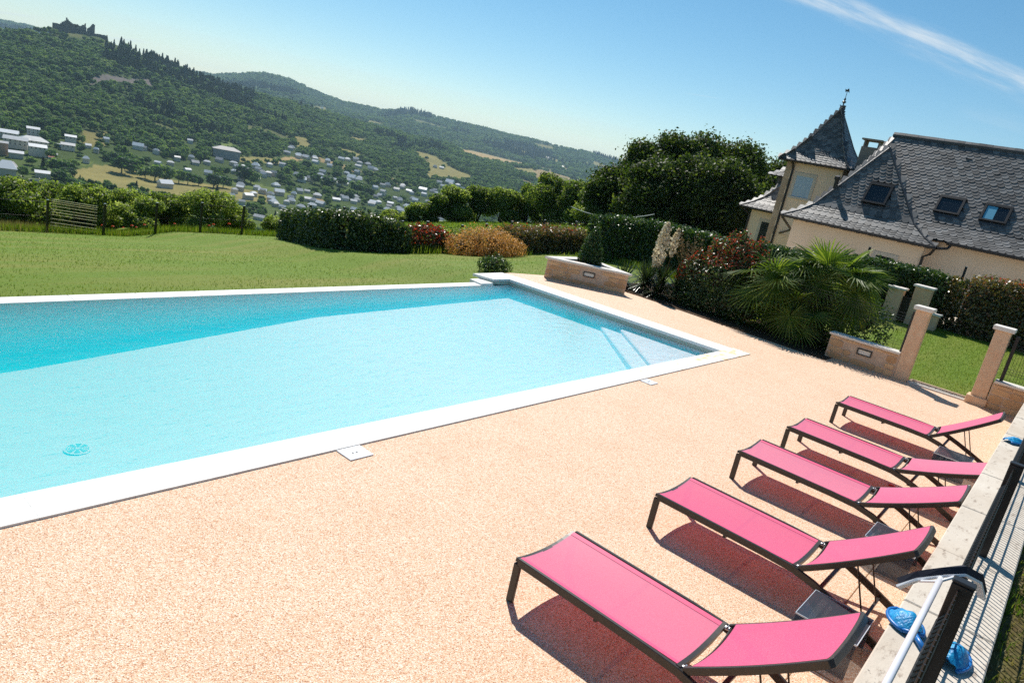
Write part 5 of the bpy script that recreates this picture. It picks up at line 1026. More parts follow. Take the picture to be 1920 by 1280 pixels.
for i, (a, d, w, h, lab) in enumerate(((31.8, 50, 4.6, 3.9, 'leftmost oak, its dark crown meeting the far ridge'), (29.5, 53, 6.6, 5.7, 'second oak from the left behind the pale line'), (26.8, 54, 7.0, 6.6, 'oak in the middle of the grove, lower than its right neighbour'), (24.3, 55, 8.0, 8.1, 'tall oak just right of the middle of the grove'), (22.0, 57, 8.0, 9.0, 'tallest oak of the grove, next to the tower'), (19.8, 60, 7.4, 9.0, 'oak at the right end of the grove, half hidden by the house'), (28.2, 46, 6.0, 4.0, 'lower oak in front of the grove, above the hedge'), (25.2, 47, 7.0, 4.9, 'low broad oak in front of the tall ones'), (22.4, 47, 6.5, 4.6, 'low oak close behind the left house wing'))):
    oak(d * math.cos(R(a)), d * math.sin(R(a)), w, h, lab, 70 + i)
b = MB(); x, y = 57 * math.cos(R(20.2)), 57 * math.sin(R(20.2)); z0 = gz(x, y)
tw = thing('tree', 'thin half bare tree top sticking out right of the oaks', 'tree', (x, y, z0)); b.tube([(0, 0, -.2), (.1, 0, 3.5), (-.2, -.1, 6.0), (-.5, -.3, 6.7)], [.14, .1, .04, .015], 6); Pt = []
for i in range(16):
    zz = 4.6 + 1.6 * rng.random(); a = rng.uniform(0, 6.28); l = rng.uniform(.4, 1.1); e = (l * math.cos(a) - .2, l * math.sin(a), zz + rng.uniform(0, .5)); b.tube([(-.1, 0, zz - .3), e], [.02, .006], 4); Pt += [(e[0] + rng.normal(0, .15), e[1] + rng.normal(0, .15), e[2] + rng.normal(0, .15)) for _ in range(16)]
b.build('trunk', 'bark', tw); foliage('crown', tw, np.array(Pt), rng.normal(0, 1, (len(Pt), 3)), .2, .11, ['oak_leaf'])

# ------------------------------------------------------------------ the house with the slate roofs
hs = thing('house', 'beige rendered house with steep scalloped slate roofs, roof windows and a pointed tower', 'house', (0, 0, 0))
def slate_mesh(w=.272, h=.36, th=.022):
    """one scalloped slate, u across, v up the slope, origin at the middle of its lower edge"""
    ol = [(-w / 2, h), (-w / 2, h * .34), (-w * .40, h * .14), (-w * .2, h * .02), (0, 0), (w * .2, h * .02), (w * .40, h * .14), (w / 2, h * .34), (w / 2, h)]
    n = len(ol); v = [(u, q, th * 1.6 * (1 - q / h) + .004) for u, q in ol] + [(u, q, th * 1.6 * (1 - q / h) - th + .004) for u, q in ol]
    return v, [tuple(range(n - 1, -1, -1))] + [(i, i + 1, n + i + 1, n + i) for i in range(n - 1)]
SV, SF = slate_mesh(); SVn = np.array(SV)
sm_ = bpy.data.meshes.new('slate'); sm_.from_pydata(SV, [], SF); sm_.materials.append(MATS['slate']); sm_.update()
# the face list is clockwise seen from above; turn it round once
sm_.flip_normals(); SF = [f[::-1] for f in SF]
def roof_face(parent, o, ud, ind, prof, ulo, uhi, single=0, row=.165, w=.272, skip=None, body=True):
    """slate courses on a roof face: o eaves origin, ud along the eaves, ind horizontally inwards, prof [(inset, rise)], ulo/uhi limits by inset"""
    o = np.array(o, float); ud = np.array(ud, float); ind = np.array(ind, float); up = np.array([0, 0, 1.]); seg = []; s = 0
    for (a, ra), (b_, rb) in zip(prof[:-1], prof[1:]): L = math.hypot(b_ - a, rb - ra); seg.append((s, L, a, ra, b_, rb)); s += L
    def at(v):
        for s0, L, a, ra, b_, rb in seg:
            if v <= s0 + L + 1e-9: q = (v - s0) / L; return a + (b_ - a) * q, ra + (rb - ra) * q, (ind * (b_ - a) + up * (rb - ra)) / L
        return None
    V = []; F = []; cnt = 0; k = 0; v = 0.0; nf = 0
    while v < s - .05:
        ins, rise, vd = at(min(v + .1, s)); i0, r0, _ = at(v); lo, hi = ulo(i0), uhi(i0); nrm = np.cross(ud, vd)
        if nrm[2] < 0: nrm = -nrm
        u = lo + (w / 2 if k % 2 else 0); c = 0
        while u < hi + .02:
            if u > lo + .05 and u < hi - .05 or True:
                uu = min(max(u, lo + .03), hi - .03); pos = o + ud * uu + ind * i0 + up * r0
                if not (skip and skip(uu, v)):
                    jit = random.uniform(-.006, .006)
                    B = np.stack([ud, vd + nrm * jit * 2, nrm], 0)
                    if cnt < single and v < 2.3:
                        ob = link('slate', sm_, parent); ob.matrix_world = Matrix([[B[0][0], B[1][0], B[2][0], pos[0]], [B[0][1], B[1][1], B[2][1], pos[1]], [B[0][2], B[1][2], B[2][2], pos[2]], [0, 0, 0, 1]]); cnt += 1
                    else:
                        V.append(SVn @ B + pos + nrm * jit * .5); F += [tuple(q + nf for q in f) for f in SF]; nf += len(SVn)
            u += w
        v += row; k += 1
    if V:
        me = bpy.data.meshes.new('slate_courses'); me.from_pydata(np.vstack(V).tolist(), [], F); me.materials.append(MATS['slate']); me.update(); ob = link('slate_courses', me, parent); ob['kind'] = 'stuff'
def roof_bed(b, o, ud, ind, prof, ulo, uhi, drop=.03):
    o = Vector(o); ud = Vector(ud); ind = Vector(ind); v = []
    for ins, r_ in prof:
        for u in (ulo(ins), uhi(ins)): v.append(o + ud * u + ind * ins + Vector((0, 0, r_ - drop)))
    b.add(v, [(i * 2, i * 2 + 1, i * 2 + 3, i * 2 + 2) for i in range(len(prof) - 1)])
hz = gz(33.5, 8)
# unseen pale gravel yard, added to bounce sun onto the house walls
yx = np.linspace(27.5, 34.2, 12); yy = np.linspace(-14, 17, 40); YX, YY = np.meshgrid(yx, yy, indexing='ij'); idx = np.arange(YX.size).reshape(YX.shape)
tag(link('bounce_yard', np_mesh('bounce_yard', np.stack([YX, YY, np.array(ground_z(YX, YY)) + .05], -1).reshape(-1, 3), np.stack([idx[:-1, :-1], idx[1:, :-1], idx[1:, 1:], idx[:-1, 1:]], -1).reshape(-1, 4), ['bounce_gravel'])), kind='structure')
# walls
wb = MB(); wb.box((33.36, 5.78, hz - 1), (36.6, 11.25, 2.62)); wb.build('wall', 'render_wall', hs)
wb = MB(); wb.box((34.05, -9, hz - 1), (41.5, 11.15, 2.86)); wb.build('wall', 'render_wall', hs)
tx, ty = 39.1, 12.47; tw_ = 1.41; TZ = 5.28
wb = MB(); wb.box((tx - tw_, ty - tw_, hz - 1), (tx + tw_, ty + tw_, TZ + .24)); tower = wb.build('tower', 'render_wall', hs)
# quoins of the tower
z = hz - .5; k = 0
while z < TZ + .1:
    l = .42 if k % 2 else .26
    for y0, y1 in ((ty + tw_ - l, ty + tw_ + .012),):
        MB().box((tx - tw_ - .014, y0, z), (tx - tw_ + (.26 if k % 2 else .42), y1, z + .40)).build('quoin', 'quoin_stone', tower, bevel=.008)
    z += .41; k += 1
WP = [(0, 0), (.5, .30), (1.0, .74), (3.0, 3.80)]
WO = (32.98, 11.72, 2.62)          # u runs towards -y
wu_lo = lambda i: i * .93; wu_hi = lambda i: 6.36 - i * 1.185
wroof = MB(); roof_bed(wroof, WO, (0, -1, 0), (1, 0, 0), WP, wu_lo, wu_hi)
def hp(i, hi): # point on the hip
    r_ = np.interp(i, [q[0] for q in WP], [q[1] for q in WP]); u = wu_hi(i) if hi else wu_lo(i); return (WO[0] + i, WO[1] - u, WO[2] + r_ - .02)
for hi in (0, 1):
    pts = [hp(i, hi) for i, _ in WP]; v = pts + [(q[0] + 1.6 + .4 * k, q[1], q[2]) for k, q in enumerate(pts)]; wroof.add(v, [(k, k + 1, k + 5, k + 4) for k in range(3)] if not hi else [(k, k + 4, k + 5, k + 1) for k in range(3)])
wr = wroof.build('roof', 'slate_bed', hs)
roof_face(wr, WO, (0, -1, 0), (1, 0, 0), WP, wu_lo, wu_hi, single=300, skip=lambda u, v: 2.8 < u < 3.8 and 1.72 < v < 2.85)
for hi in (0, 1):
    b = MB(); b.sweep([(p[0], p[1], p[2] + .045) for p in (hp(i, hi) for i in (0, .5, 1.0, 2.0, 3.0))], .16, .035); b.build('hip_flashing', 'zinc', wr)
MO = (33.55, 13.4, 2.90); MP = [(0, 0), (.45, .26), (.9, .64), (3.85, 4.18)]
mlo = lambda i: 4.2 - (3.85 - i) * .42; mhi = lambda i: 22.4
mr_ = MB(); roof_bed(mr_, MO, (0, -1, 0), (1, 0, 0), MP, mlo, mhi)
v = [(MO[0] + 3.85, MO[1] - mlo(3.85), 7.05), (MO[0] + 3.85, -9, 7.05), (MO[0] + 8.2, -9, 2.9), (MO[0] + 8.2, MO[1] - mlo(0), 2.9), (MO[0] + .0, MO[1] - mlo(0), 2.88)]; mr_.add(v, [(0, 1, 2, 3), (0, 3, 4)]); mr = mr_.build('roof', 'slate_bed', hs)
def mskip(u, v):
    y = MO[1] - u
    if y > 10.2: return True
    return (5.2 < y < 6.2 and 1.62 < v < 2.5) or (3.5 < y < 4.5 and 1.62 < v < 2.5)
mlo2 = lambda i: max(mlo(i), 3.3 + .2 * i)
roof_face(mr, MO, (0, -1, 0), (1, 0, 0), MP, mlo, lambda i: 20.0, skip=mskip)
b = MB(); b.sweep([(MO[0] + 3.86, MO[1] - mlo(3.85) + .1, 7.10), (MO[0] + 3.86, -9, 7.10)], .18, .10); b.build('ridge_cap', 'zinc', mr)
b = MB(); b.sweep([(MO[0] + i, MO[1] - mlo(i), MO[2] + r_ + .03) for i, r_ in ((1.6, 1.48), (2.6, 2.68), (3.85, 4.18))], .2, .04); b.build('hip_flashing', 'zinc', mr)
# left end of the main roof, showing left of the tower
LO = (38.4, 16.02, 2.57); LP = [(0, 0), (.5, .28), (1.0, .66), (2.4, 2.25)]
lr_ = MB(); roof_bed(lr_, LO, (0, -1, 0), (1, 0, 0), LP, lambda i: i * .75, lambda i: 2.3); lr = lr_.build('roof', 'slate_bed', hs)
roof_face(lr, LO, (0, -1, 0), (1, 0, 0), LP, lambda i: i * .75, lambda i: 2.3)
b = MB(); b.sweep([(LO[0] + i, LO[1] - i * .75, LO[2] + r_ + .03) for i, r_ in LP], .2, .04); b.build('hip_flashing', 'slate', lr)
wb = MB(); wb.box((38.8, 13.0, hz - 1), (42, 15.46, 2.58)); wb.build('wall', 'render_wall', hs)
# tower roof: four concave slated faces, finial
TP = [(0, 0), (.45, .46), (.90, 1.16), (1.76, 2.86)]; th_ = 1.78
tr_ = MB(); faces = []
for a in range(4):
    c, s_ = math.cos(a * math.pi / 2), math.sin(a * math.pi / 2); ind = (c, s_, 0); ud = (s_, -c, 0); o_ = (tx - c * th_ - ud[0] * th_, ty - s_ * th_ - ud[1] * th_, TZ)
    roof_bed(tr_, o_, ud, ind, TP, lambda i: i * 1.01, lambda i: 2 * th_ - i * 1.01); faces.append((o_, ud, ind))
tro = tr_.build('tower_roof', 'slate_bed', hs)
for f in (0, 1, 3): roof_face(tro, *faces[f], TP, lambda i: i * 1.01, lambda i: 2 * th_ - i * 1.01, w=.25, row=.15)
for sx, sy in ((-1, 1), (-1, -1), (1, -1)):
    b = MB(); b.sweep([(tx + sx * (th_ - i), ty + sy * (th_ - i), TZ + r_ + .02) for i, r_ in TP], .12, .03); b.build('hip_flashing', 'slate' if sy > 0 else 'zinc', tro)
Q = TZ + 2.84
fi = MB(); fi.lathe([(.11, Q - .06), (.10, Q + .08), (.03, Q + .18), (.03, Q + .36), (.09, Q + .40), (.10, Q + .44), (.03, Q + .50), (.06, Q + .56), (.015, Q + .64), (.012, Q + 1.02)], 10, (tx, ty))
fi.add([(tx, ty - .12, Q + .88), (tx, ty - .04, Q + .94), (tx, ty + .09, Q + .90), (tx, ty + .13, Q + 1.06), (tx, ty + .04, Q + 1.02), (tx, ty - .04, Q + 1.10), (tx, ty - .08, Q + 1.02), (tx + .02, ty, Q + .96)], [(0, 1, 7), (1, 6, 5, 4, 7), (2, 7, 4, 3), (0, 6, 1)]); fi.build('finial', 'zinc', tro)
# dark clad dormer behind the tower with its own little roof
dm = MB(); dm.box((40.4, 10.0, 2.8), (42.5, 15.15, 4.50)); dmo = dm.build('dormer', 'zinc', hs)
d2 = MB(); DP = [(0, 0), (.4, .22), (1.2, .85)]; roof_bed(d2, (40.0, 15.55, 4.48), (0, -1, 0), (1, 0, 0), DP, lambda i: i * .8, lambda i: 5.3 - i * .4); do_ = d2.build('dormer_roof', 'slate_bed', hs)
roof_face(do_, (40.0, 15.55, 4.48), (0, -1, 0), (1, 0, 0), DP, lambda i: i * .8, lambda i: 5.3 - i * .4, skip=lambda u, v: 1.6 < u < 4.4)
# chimney
ch = MB(); cx, cy = 38.6, 10.35; ch.box((cx - .35, cy - .42, 5.2), (cx + .35, cy + .42, 6.52)); co = ch.build('chimney', 'chimney_render', hs, bevel=.02)
for y in (-.36, .30): MB().box((cx - .3, cy + y, 6.52), (cx + .3, cy + y + .07, 6.82)).build('cap_support', 'chimney_render', co)
MB().box((cx - .42, cy - .48, 6.822), (cx + .42, cy + .48, 6.90)).build('cap_slab', 'chimney_render', co)
# roof windows
def roof_window(o, ud, ind, rise, run, u, v0, w_, h_, proud, blind=False, up_=0):
    s_ = math.hypot(rise, run); vd = Vector((ind[0] * run / s_, ind[1] * run / s_, rise / s_)); ud = Vector(ud); n = ud.cross(vd); n = n if n.z > 0 else -n; o = Vector(o)
    P = lambda a, b_, c: o + ud * (u + a) + vd * (v0 + b_) + n * c
    def bx(a0, a1, b0, b1, c0, c1): return [P(a0, b0, c0), P(a1, b0, c0), P(a1, b1, c0), P(a0, b1, c0), P(a0, b0, c1), P(a1, b0, c1), P(a1, b1, c1), P(a0, b1, c1)], [(3, 2, 1, 0), (4, 5, 6, 7), (0, 1, 5, 4), (1, 2, 6, 5), (2, 3, 7, 6), (3, 0, 4, 7)]
    m_ = MB(); t = .09
    for q in ((0, w_, 0, t), (0, w_, h_ - t * 1.6, h_), (0, t, t, h_ - t * 1.6), (w_ - t, w_, t, h_ - t * 1.6)): m_.add(*bx(*q, -.05, proud))
    fr_ = m_.build('roof_window', 'black_metal', hs, bevel=.006)
    MB().add(*bx(t, w_ - t, t, h_ - t * 1.6, -.04, proud - .04)).build('pane', 'window_glass', fr_)
    if blind: MB().add(*bx(t + .02, w_ * .48, t + .02, h_ - t * 1.7, proud - .038, proud - .032)).build('blind', 'blind_cloth', fr_)
    MB().add(*bx(-.05, w_ + .05, -.16, -.005, .01, .035)).build('flashing', 'zinc', fr_)
sw = math.hypot(.5, .30) + math.hypot(.5, .44)
roof_window((WO[0] + 1.0, WO[1], WO[2] + .74), (0, -1, 0), (1, 0, 0), 3.06, 2.0, 2.80, .50, .98, 1.10, .17)
sm2 = math.hypot(.45, .26) + math.hypot(.45, .38)
for y, bl in ((6.2, False), (4.5, True)): roof_window((MO[0] + .9, MO[1], MO[2] + .64), (0, -1, 0), (1, 0, 0), 3.54, 2.95, MO[1] - y, .58, .98, .96, .12, bl)
# vents and lightning hooks on the main slope
for y in (5.9, 2.2): MB().box((36.85, y - .12, 6.34), (37.2, y + .12, 6.52)).build('roof_vent', 'gutter', mr)
b = MB(); b.tube([(34.55, 10.28, 4.1), (34.5, 10.28, 4.62)], .09, 8); b.tube([(34.5, 10.28, 4.60), (34.45, 10.28, 4.74)], [.15, .11], 8); b.build('vent_pipe', 'gutter', wr)
# windows
def window(x, y0, y1, z0, z1, glass='window_glass', blindm=None):
    t = .16; b = MB()
    b.box((x - .03, y0 - t, z1), (x + .06, y1 + t, z1 + t)); b.box((x - .06, y0 - t, z0 - .12), (x + .06, y1 + t, z0)); b.box((x - .03, y0 - t, z0), (x + .06, y0, z1)); b.box((x - .03, y1, z0), (x + .06, y1 + t, z1))
    w_ = b.build('window', 'window_trim', hs, bevel=.006); MB().box((x - .012, y0, z0), (x + .05, y1, z1)).build('pane', glass, w_)
window(tx - tw_, 12.35, 13.2, 3.55, 4.60, 'curtain_glass')
window(38.8, 14.12, 14.72, .75, 1.95)
window(36.2, 11.38, 11.62, .2, 1.75)
window(33.36, 6.75, 7.45, 1.15, 1.80)
# gutters and downpipes
for p_ in ([(32.95, 11.75, 2.58), (32.95, 5.32, 2.58)], [(33.5, 5.1, 2.86), (33.5, -9, 2.86)], [(38.37, 16.05, 2.53), (38.37, 13.9, 2.53)], [(tx - th_ - .02, ty + th_, TZ - .04), (tx - th_ - .02, ty - th_, TZ - .04)], [(tx - th_, ty - th_ - .02, TZ - .04), (tx + th_, ty - th_ - .02, TZ - .04)]):
    b = MB(); b.tube(p_, .065, 8); b.build('gutter', 'gutter', hs)
for p_ in ([(33.0, 5.35, 2.56), (33.3, 5.5, 2.30), (33.3, 5.72, 2.15), (33.3, 5.72, hz - .5)], [(tx - tw_ - .25, ty + tw_ - .35, TZ - .1), (tx - tw_ - .08, ty + tw_ - .4, TZ - .4), (tx - tw_ - .08, ty + tw_ - .4, hz - .5)], [(38.4, 15.85, 2.47), (38.75, 15.5, 2.15), (38.75, 15.5, hz - .5)], [(33.1, 11.7, 2.5), (34.4, 11.6, 2.0), (37.6, 13.2, 1.6)], [(33.0, 5.3, 2.58), (33.4, 5.0, 2.66), (33.55, 4.9, 2.86)]):
    b = MB(); b.tube(p_, .055, 8); b.build('downpipe', 'gutter', hs)
b = MB()
for y in np.arange(5.6, 11.6, .55): b.box((33.0, y, 2.50), (33.36, y + .07, 2.58))
b.build('eaves_rafters', 'bark', hs)['kind'] = 'stuff'

# ------------------------------------------------------------------ the valley: houses, woods, castle
def far_house(w_, d_, h_, rh, wall, roof, wins=False, hip=False):
    """small house in its own space, ridge along x"""
    W2, D2 = w_ / 2, d_ / 2; e = .07 * d_
    wl_ = MB(); wl_.box((-W2, -D2, -4), (W2, D2, h_))
    if not hip: wl_.add([(-W2, -D2, h_), (-W2, D2, h_), (-W2, 0, h_ + rh), (W2, -D2, h_), (W2, D2, h_), (W2, 0, h_ + rh)], [(0, 2, 1), (3, 4, 5)])
    rf = MB(); q = W2 * .5 if hip else W2 + e; b0 = h_ - .12 * rh
    v = [(-W2 - e, -D2 - e, b0), (W2 + e, -D2 - e, b0), (W2 + e, D2 + e, b0), (-W2 - e, D2 + e, b0), (-q, 0, h_ + rh + .1), (q, 0, h_ + rh + .1)]
    rf.add(v, [(0, 1, 5, 4), (2, 3, 4, 5), (1, 2, 5), (3, 0, 4), (3, 2, 1, 0)])
    return wl_, rf
HM = {}
def hmesh(key, *a, **k):
    if key not in HM:
        wl_, rf = far_house(*a, **k); m_ = []
        for b, nm in ((wl_, 'wall'), (rf, 'roof')):
            me = bpy.data.meshes.new(nm); me.from_pydata(b.v, [], b.f); me.update(); m_.append(me)
        HM[key] = m_
    return HM[key]
def placed_house(name, label, group, x, y, w_, d_, h_, rh, rz, wall, roof, hip=False, wins=0, key=None):
    zz = gz(x, y); t = thing(name, label, 'house', (x, y, zz), rz, group); wl_, rf = far_house(w_, d_, h_, rh, wall, roof, hip=hip)
    wo = wl_.build('wall', wall, t); rf.build('roof', roof, t)
    if wins:
        wm = None; cols = max(2, int(w_ / 3.6))
        for fl in range(wins):
            for c in range(cols):
                xx = -w_ / 2 + w_ * (c + .5) / cols; z0 = h_ - (fl + 1) * 3.0 + .8
                if wm is None:
                    b = MB(); b.box((-.55, -.06, 0), (.55, .06, 1.6)); wm = b.build('window', 'far_window', t)
                    o_ = wm
                else: o_ = wm.copy(); COL.objects.link(o_); o_.parent = t
                o_.location = (xx, -d_ / 2, z0)
    return t
LAB = {'slate': 'small grey slate roofed house among the trees of the valley town', 'white': 'long house with a bright white roof among the trees of the valley town'}
def where(x, y):
    a, d = math.degrees(math.atan2(y, x)), math.hypot(x, y)
    if d > 1500: return 'above the pasture bushes' if a < 48 else 'over the middle of the dark hedge'
    if a > 70: return 'left of the yellow meadow' if d < 900 else 'at the foot of the castle hill'
    if a > 66: return 'beyond the yellow meadow'
    if a > 62: return 'near the huge pale hall' if d > 1050 else 'just over the pale fence bushes'
    if a > 58: return 'over the dark hedge end' if d < 1050 else 'right of the huge pale hall'
    if a > 54: return 'over the dark hedge' if d < 1150 else 'in the upper row right of the hall'
    if a > 50: return 'over the right end of the dark hedge' if d < 1250 else 'below the small hillside meadow'
    return ('higher up, ' if d > 1330 else '') + ('over the leftmost pasture bush' if a > 48.6 else 'over the middle pasture bushes' if a > 46 else 'above the right pasture bushes')
for i, (k, x, y, w_) in enumerate(HOUSES):
    r_ = random.Random(i * 7 + 1); az_ = math.degrees(math.atan2(y, x)); face = R(az_ - 90) + r_.uniform(-.6, .6); d = math.hypot(x, y)
    w2 = min(max(w_, 7), 20) * r_.uniform(.72, 1.0); dp = min(w2 * r_.uniform(.55, .8), 11); h_ = r_.uniform(3.2, 5.6); rh = dp * r_.uniform(.28, .5)
    if d > 2700: lab, g_ = 'tiny pale farm house on the far hillside', 'farm houses on the hillside'
    elif d > 1500: lab, g_ = 'small slate roofed house on the upper slopes beyond the town', 'houses on the upper slopes'
    else: lab, g_ = ('%s %s house with %s %s' % ('long white roofed' if k == 'white' else ('broad' if w2 > 10.5 else 'small'), 'pale' if i % 3 else 'grey', 'hipped slates' if (k != 'white' and i % 2) else 'plain roof', where(x, y))), 'white roofed houses in the valley' if k == 'white' else 'slate roofed houses in the valley'
    placed_house('village_house', lab, g_, x, y, w2, dp, h_, rh, face, 'far_wall' if i % 3 else 'far_wall_cool', 'far_white_roof' if k == 'white' else 'far_slate_glare', hip=(k != 'white' and i % 2 == 1))
# the small houses spread through the trees between the larger ones
x_, y_ = None, None
hr = np.random.default_rng(99); n_h = 0
for q_ in range(900):
    a_ = hr.uniform(43, 66); d_ = hr.uniform(820, 1650) if a_ < 58 else hr.uniform(700, 1250); X_, Y_ = d_ * math.cos(R(a_)), d_ * math.sin(R(a_))
    if d_ > float(np.interp(a_, HILL[:, 0], HILL[:, 3])) + 120: continue
    _, op_ = cover_at(np.array([X_]), np.array([Y_]))
    if op_[0] or float(wob(X_, Y_, 60)) < -.05 or min(math.hypot(X_ - h[1], Y_ - h[2]) for h in HOUSES) < 17: continue
    HOUSES.append(('slate', X_, Y_, hr.uniform(7, 11))); n_h += 1
    i = len(HOUSES) - 1; w2 = hr.uniform(6.5, 10); dp = w2 * hr.uniform(.6, .8)
    placed_house('village_house', '%s%s house with %s slates %s' % ('tiny ' if w2 < 8 else 'small ', 'pale' if i % 3 else 'grey', 'hipped' if i % 2 else 'plain', where(X_, Y_)), 'slate roofed houses in the valley', X_, Y_, w2, dp, hr.uniform(2.8, 4.2), dp * hr.uniform(.3, .45), R(a_ - 90) + hr.uniform(-.7, .7), 'far_wall' if i % 3 else 'far_wall_cool', 'far_white_roof' if hr.random() < .25 else 'far_slate_glare', hip=(i % 2 == 1))
    if n_h >= 85: break
BL = {'long': None}
blab = ['long pale building with grey roof at the left edge of the valley, farthest back', 'long white three storey building with rows of windows at the left edge', 'large white block with slate roof right of the long building', 'lower white wing in front of the large white block', 'square pale house with a bright pyramid roof at the left edge above the bushes', 'grey house with a grid of windows at the foot of the wood', 'low roofless white ruin just above the fence bushes', 'dark shed with pale roof beside the low ruin', 'plain beige windowless block right of the white wing', 'pale villa beside the sloping meadow under the wood', 'low white villa by the terraced gardens', 'brick building at the left edge between the white buildings', 'sloping pink roofed shed in front of the long white building', 'small white house with a red roof among the trees', 'huge pale hall in the middle of the valley', 'low grey hall behind the pyramid roofed house']
for i, (k, x, y, w_, h_) in enumerate(BIG):
    az_ = math.degrees(math.atan2(y, x)); rz = R(az_ - 90) + {'long': -.12, 'block': .1, 'wing': .1}.get(k, .05)
    wall = {'grid': 'ruin_stone' if False else 'far_wall_cool', 'orange': 'far_brick', 'shed': 'far_wall'}.get(k, 'far_wall'); roof = 'far_white_roof' if k in ('tower',) else ('far_red_roof' if i == 13 else 'far_slate_glare')
    if k == 'hall': wall = roof = 'hall_sheet'
    dp = {'long': 12, 'hall': 18, 'tower': w_, 'block': 16}.get(k, w_ * .7); wins = {'long': 2, 'block': 2, 'grid': 3, 'wing': 1, 'villa': 1, 'hall': 0}.get(k, 0)
    if k == 'low':
        t = thing('ruin', blab[i], 'ruin', (x, y, gz(x, y)), rz); 
        MB().box((-w_ / 2, -3, -3), (w_ / 2, -2.6, h_ * .8)).build('wall', 'far_wall_cool', t); MB().box((-w_ / 2, -2.59, -3), (-w_ / 2 + .4, 3, h_ * 1.05)).build('wall', 'far_wall_cool', t); MB().box((w_ / 2 - .4, -2.59, -3), (w_ / 2, 3, h_)).build('wall', 'far_wall', t); MB().box((-.8, -3.1, 0), (1.2, -2.95, 2.6)).build('doorway', 'far_window', t); continue
    placed_house('town_building', blab[i], 'large buildings of the town', x, y, w_, dp, h_, dp * (.42 if k == 'tower' else .22), rz, wall, roof, hip=k in ('tower', 'block', 'hall'), wins=wins)
# terrace walls and the blue shed of the gardens
t = thing('shed', 'small shed with a blue front by the garden terraces', 'shed', (301, 905, gz(301, 905)), R(-18)); MB().box((-6, -2.5, -2), (6, 2.5, 3.0)).build('wall', 'far_blue_roof', t); MB().box((-6.4, -2.9, 3.0), (6.4, 2.9, 3.4)).build('roof', 'far_slate_glare', t)

# castle ruin on the hill
cx, cy = 655.0, 1895.0; ca = R(math.degrees(math.atan2(cy, cx)) - 90)
cz0 = gz(cx, cy) + .5
cs = thing('castle_ruin', 'dark ruined castle with broken towers on top of the left hill', 'castle', (cx, cy, cz0), ca)
cs.scale = (.9, .9, .84)
def ragged(x0, x1, y0, y1, tops, zb=-14):
    b = MB(); n = len(tops)
    for i in range(n): xa, xb = x0 + (x1 - x0) * i / n, x0 + (x1 - x0) * (i + 1) / n; b.box((xa, y0, zb), (xb - .02, y1, tops[i]))
    return b
ragged(-56, -38, -6, 6, [13, 13.6, 13]).build('curtain_wall', 'ruin_stone', cs)
ragged(-40, -10, -8, 8, [16, 20, 22, 25, 33, 29, 26, 24, 22, 21]).build('keep', 'ruin_stone', cs)
ragged(-10, 16, -7, 7, [22, 21.5, 22.5, 21, 19.5, 21, 24, 24.5, 21, 20]).build('curtain_wall', 'ruin_stone', cs)
ragged(11, 14.5, -3, 3, [28, 30]).build('turret', 'ruin_stone', cs)
ragged(17, 34, -6, 6, [18, 20, 22, 25, 29, 32, 32.5, 31]).build('tower', 'ruin_stone', cs)
ragged(-20, 58, -14, -11, [8, 9, 9, 8, 9, 10, 9.5, 8, 9, 9, 8, 8.5]).build('curtain_wall', 'ruin_stone', cs)
ragged(34, 62, -9, -4, [9, 10, 10.5, 10, 11, 10]).build('curtain_wall', 'ruin_stone', cs)

# woods: instanced crowns on the slopes, single trees in the valley
def tree_proto(nm, seed, conifer, mat, n):
    r = np.random.default_rng(seed)
    if conifer:
        z = r.random(n) ** .8; a = r.uniform(0, 6.28, n); rad = .26 * (1 - z) * (.75 + .35 * ((z * 9) % 1)) + .01; P = np.stack([rad * np.cos(a), rad * np.sin(a), .08 + z * 1.25], 1); N = np.stack([np.cos(a), np.sin(a), .3 * np.ones(n)], 1)
        V, F = leaves(P, N, .16, .10, r, .8, .5)
        cv = MB(); cv.lathe([(.17, .05), (.12, .5), (.05, .95), (.01, 1.25)], 7); V2 = np.array(cv.v); F2 = [f for f in cv.f if len(f) == 4]; F2 = np.array(F2)
    else:
        bl = []
        for i in range(9):
            a = r.uniform(0, 6.28); q = math.sqrt(r.random()) * .3; zz = r.uniform(.35, .78); e = r.uniform(.16, .26); bl.append(((q * math.cos(a), q * math.sin(a), zz), (e, e, e * .85)))
        P, N = blob_points(bl, n, r, .15); V, F = leaves(P, N, .14, .10, r, .1, .6); V2, F2_ = core(bl, .86, r); F2 = np.concatenate([F2_, F2_[:, 2:3]], 1)
        b = MB(); b.tube([(0, 0, -.1), (0, 0, .5)], [.035, .02], 5); V3 = np.array(b.v); F3 = np.array([f for f in b.f if len(f) == 4]); F2 = np.vstack([F2, F3 + len(V2)]); V2 = np.vstack([V2, V3])
    me = np_mesh(nm, np.vstack([V, V2]), np.vstack([F, F2 + len(V)]), [mat], None)
    return me
PR = [tree_proto('tree_a', 1, 0, 'wood_leaf', 240), tree_proto('tree_b', 2, 0, 'wood_leaf', 240), tree_proto('tree_c', 3, 0, 'wood_leaf_pale', 240), tree_proto('tree_d', 4, 0, 'wood_leaf_pale', 240), tree_proto('tree_e', 5, 1, 'needle_leaf', 260)]
pc = bpy.data.collections.new('wood_sources')
for i, m_ in enumerate(PR): pc.objects.link(bpy.data.objects.new('source_%d' % i, m_))
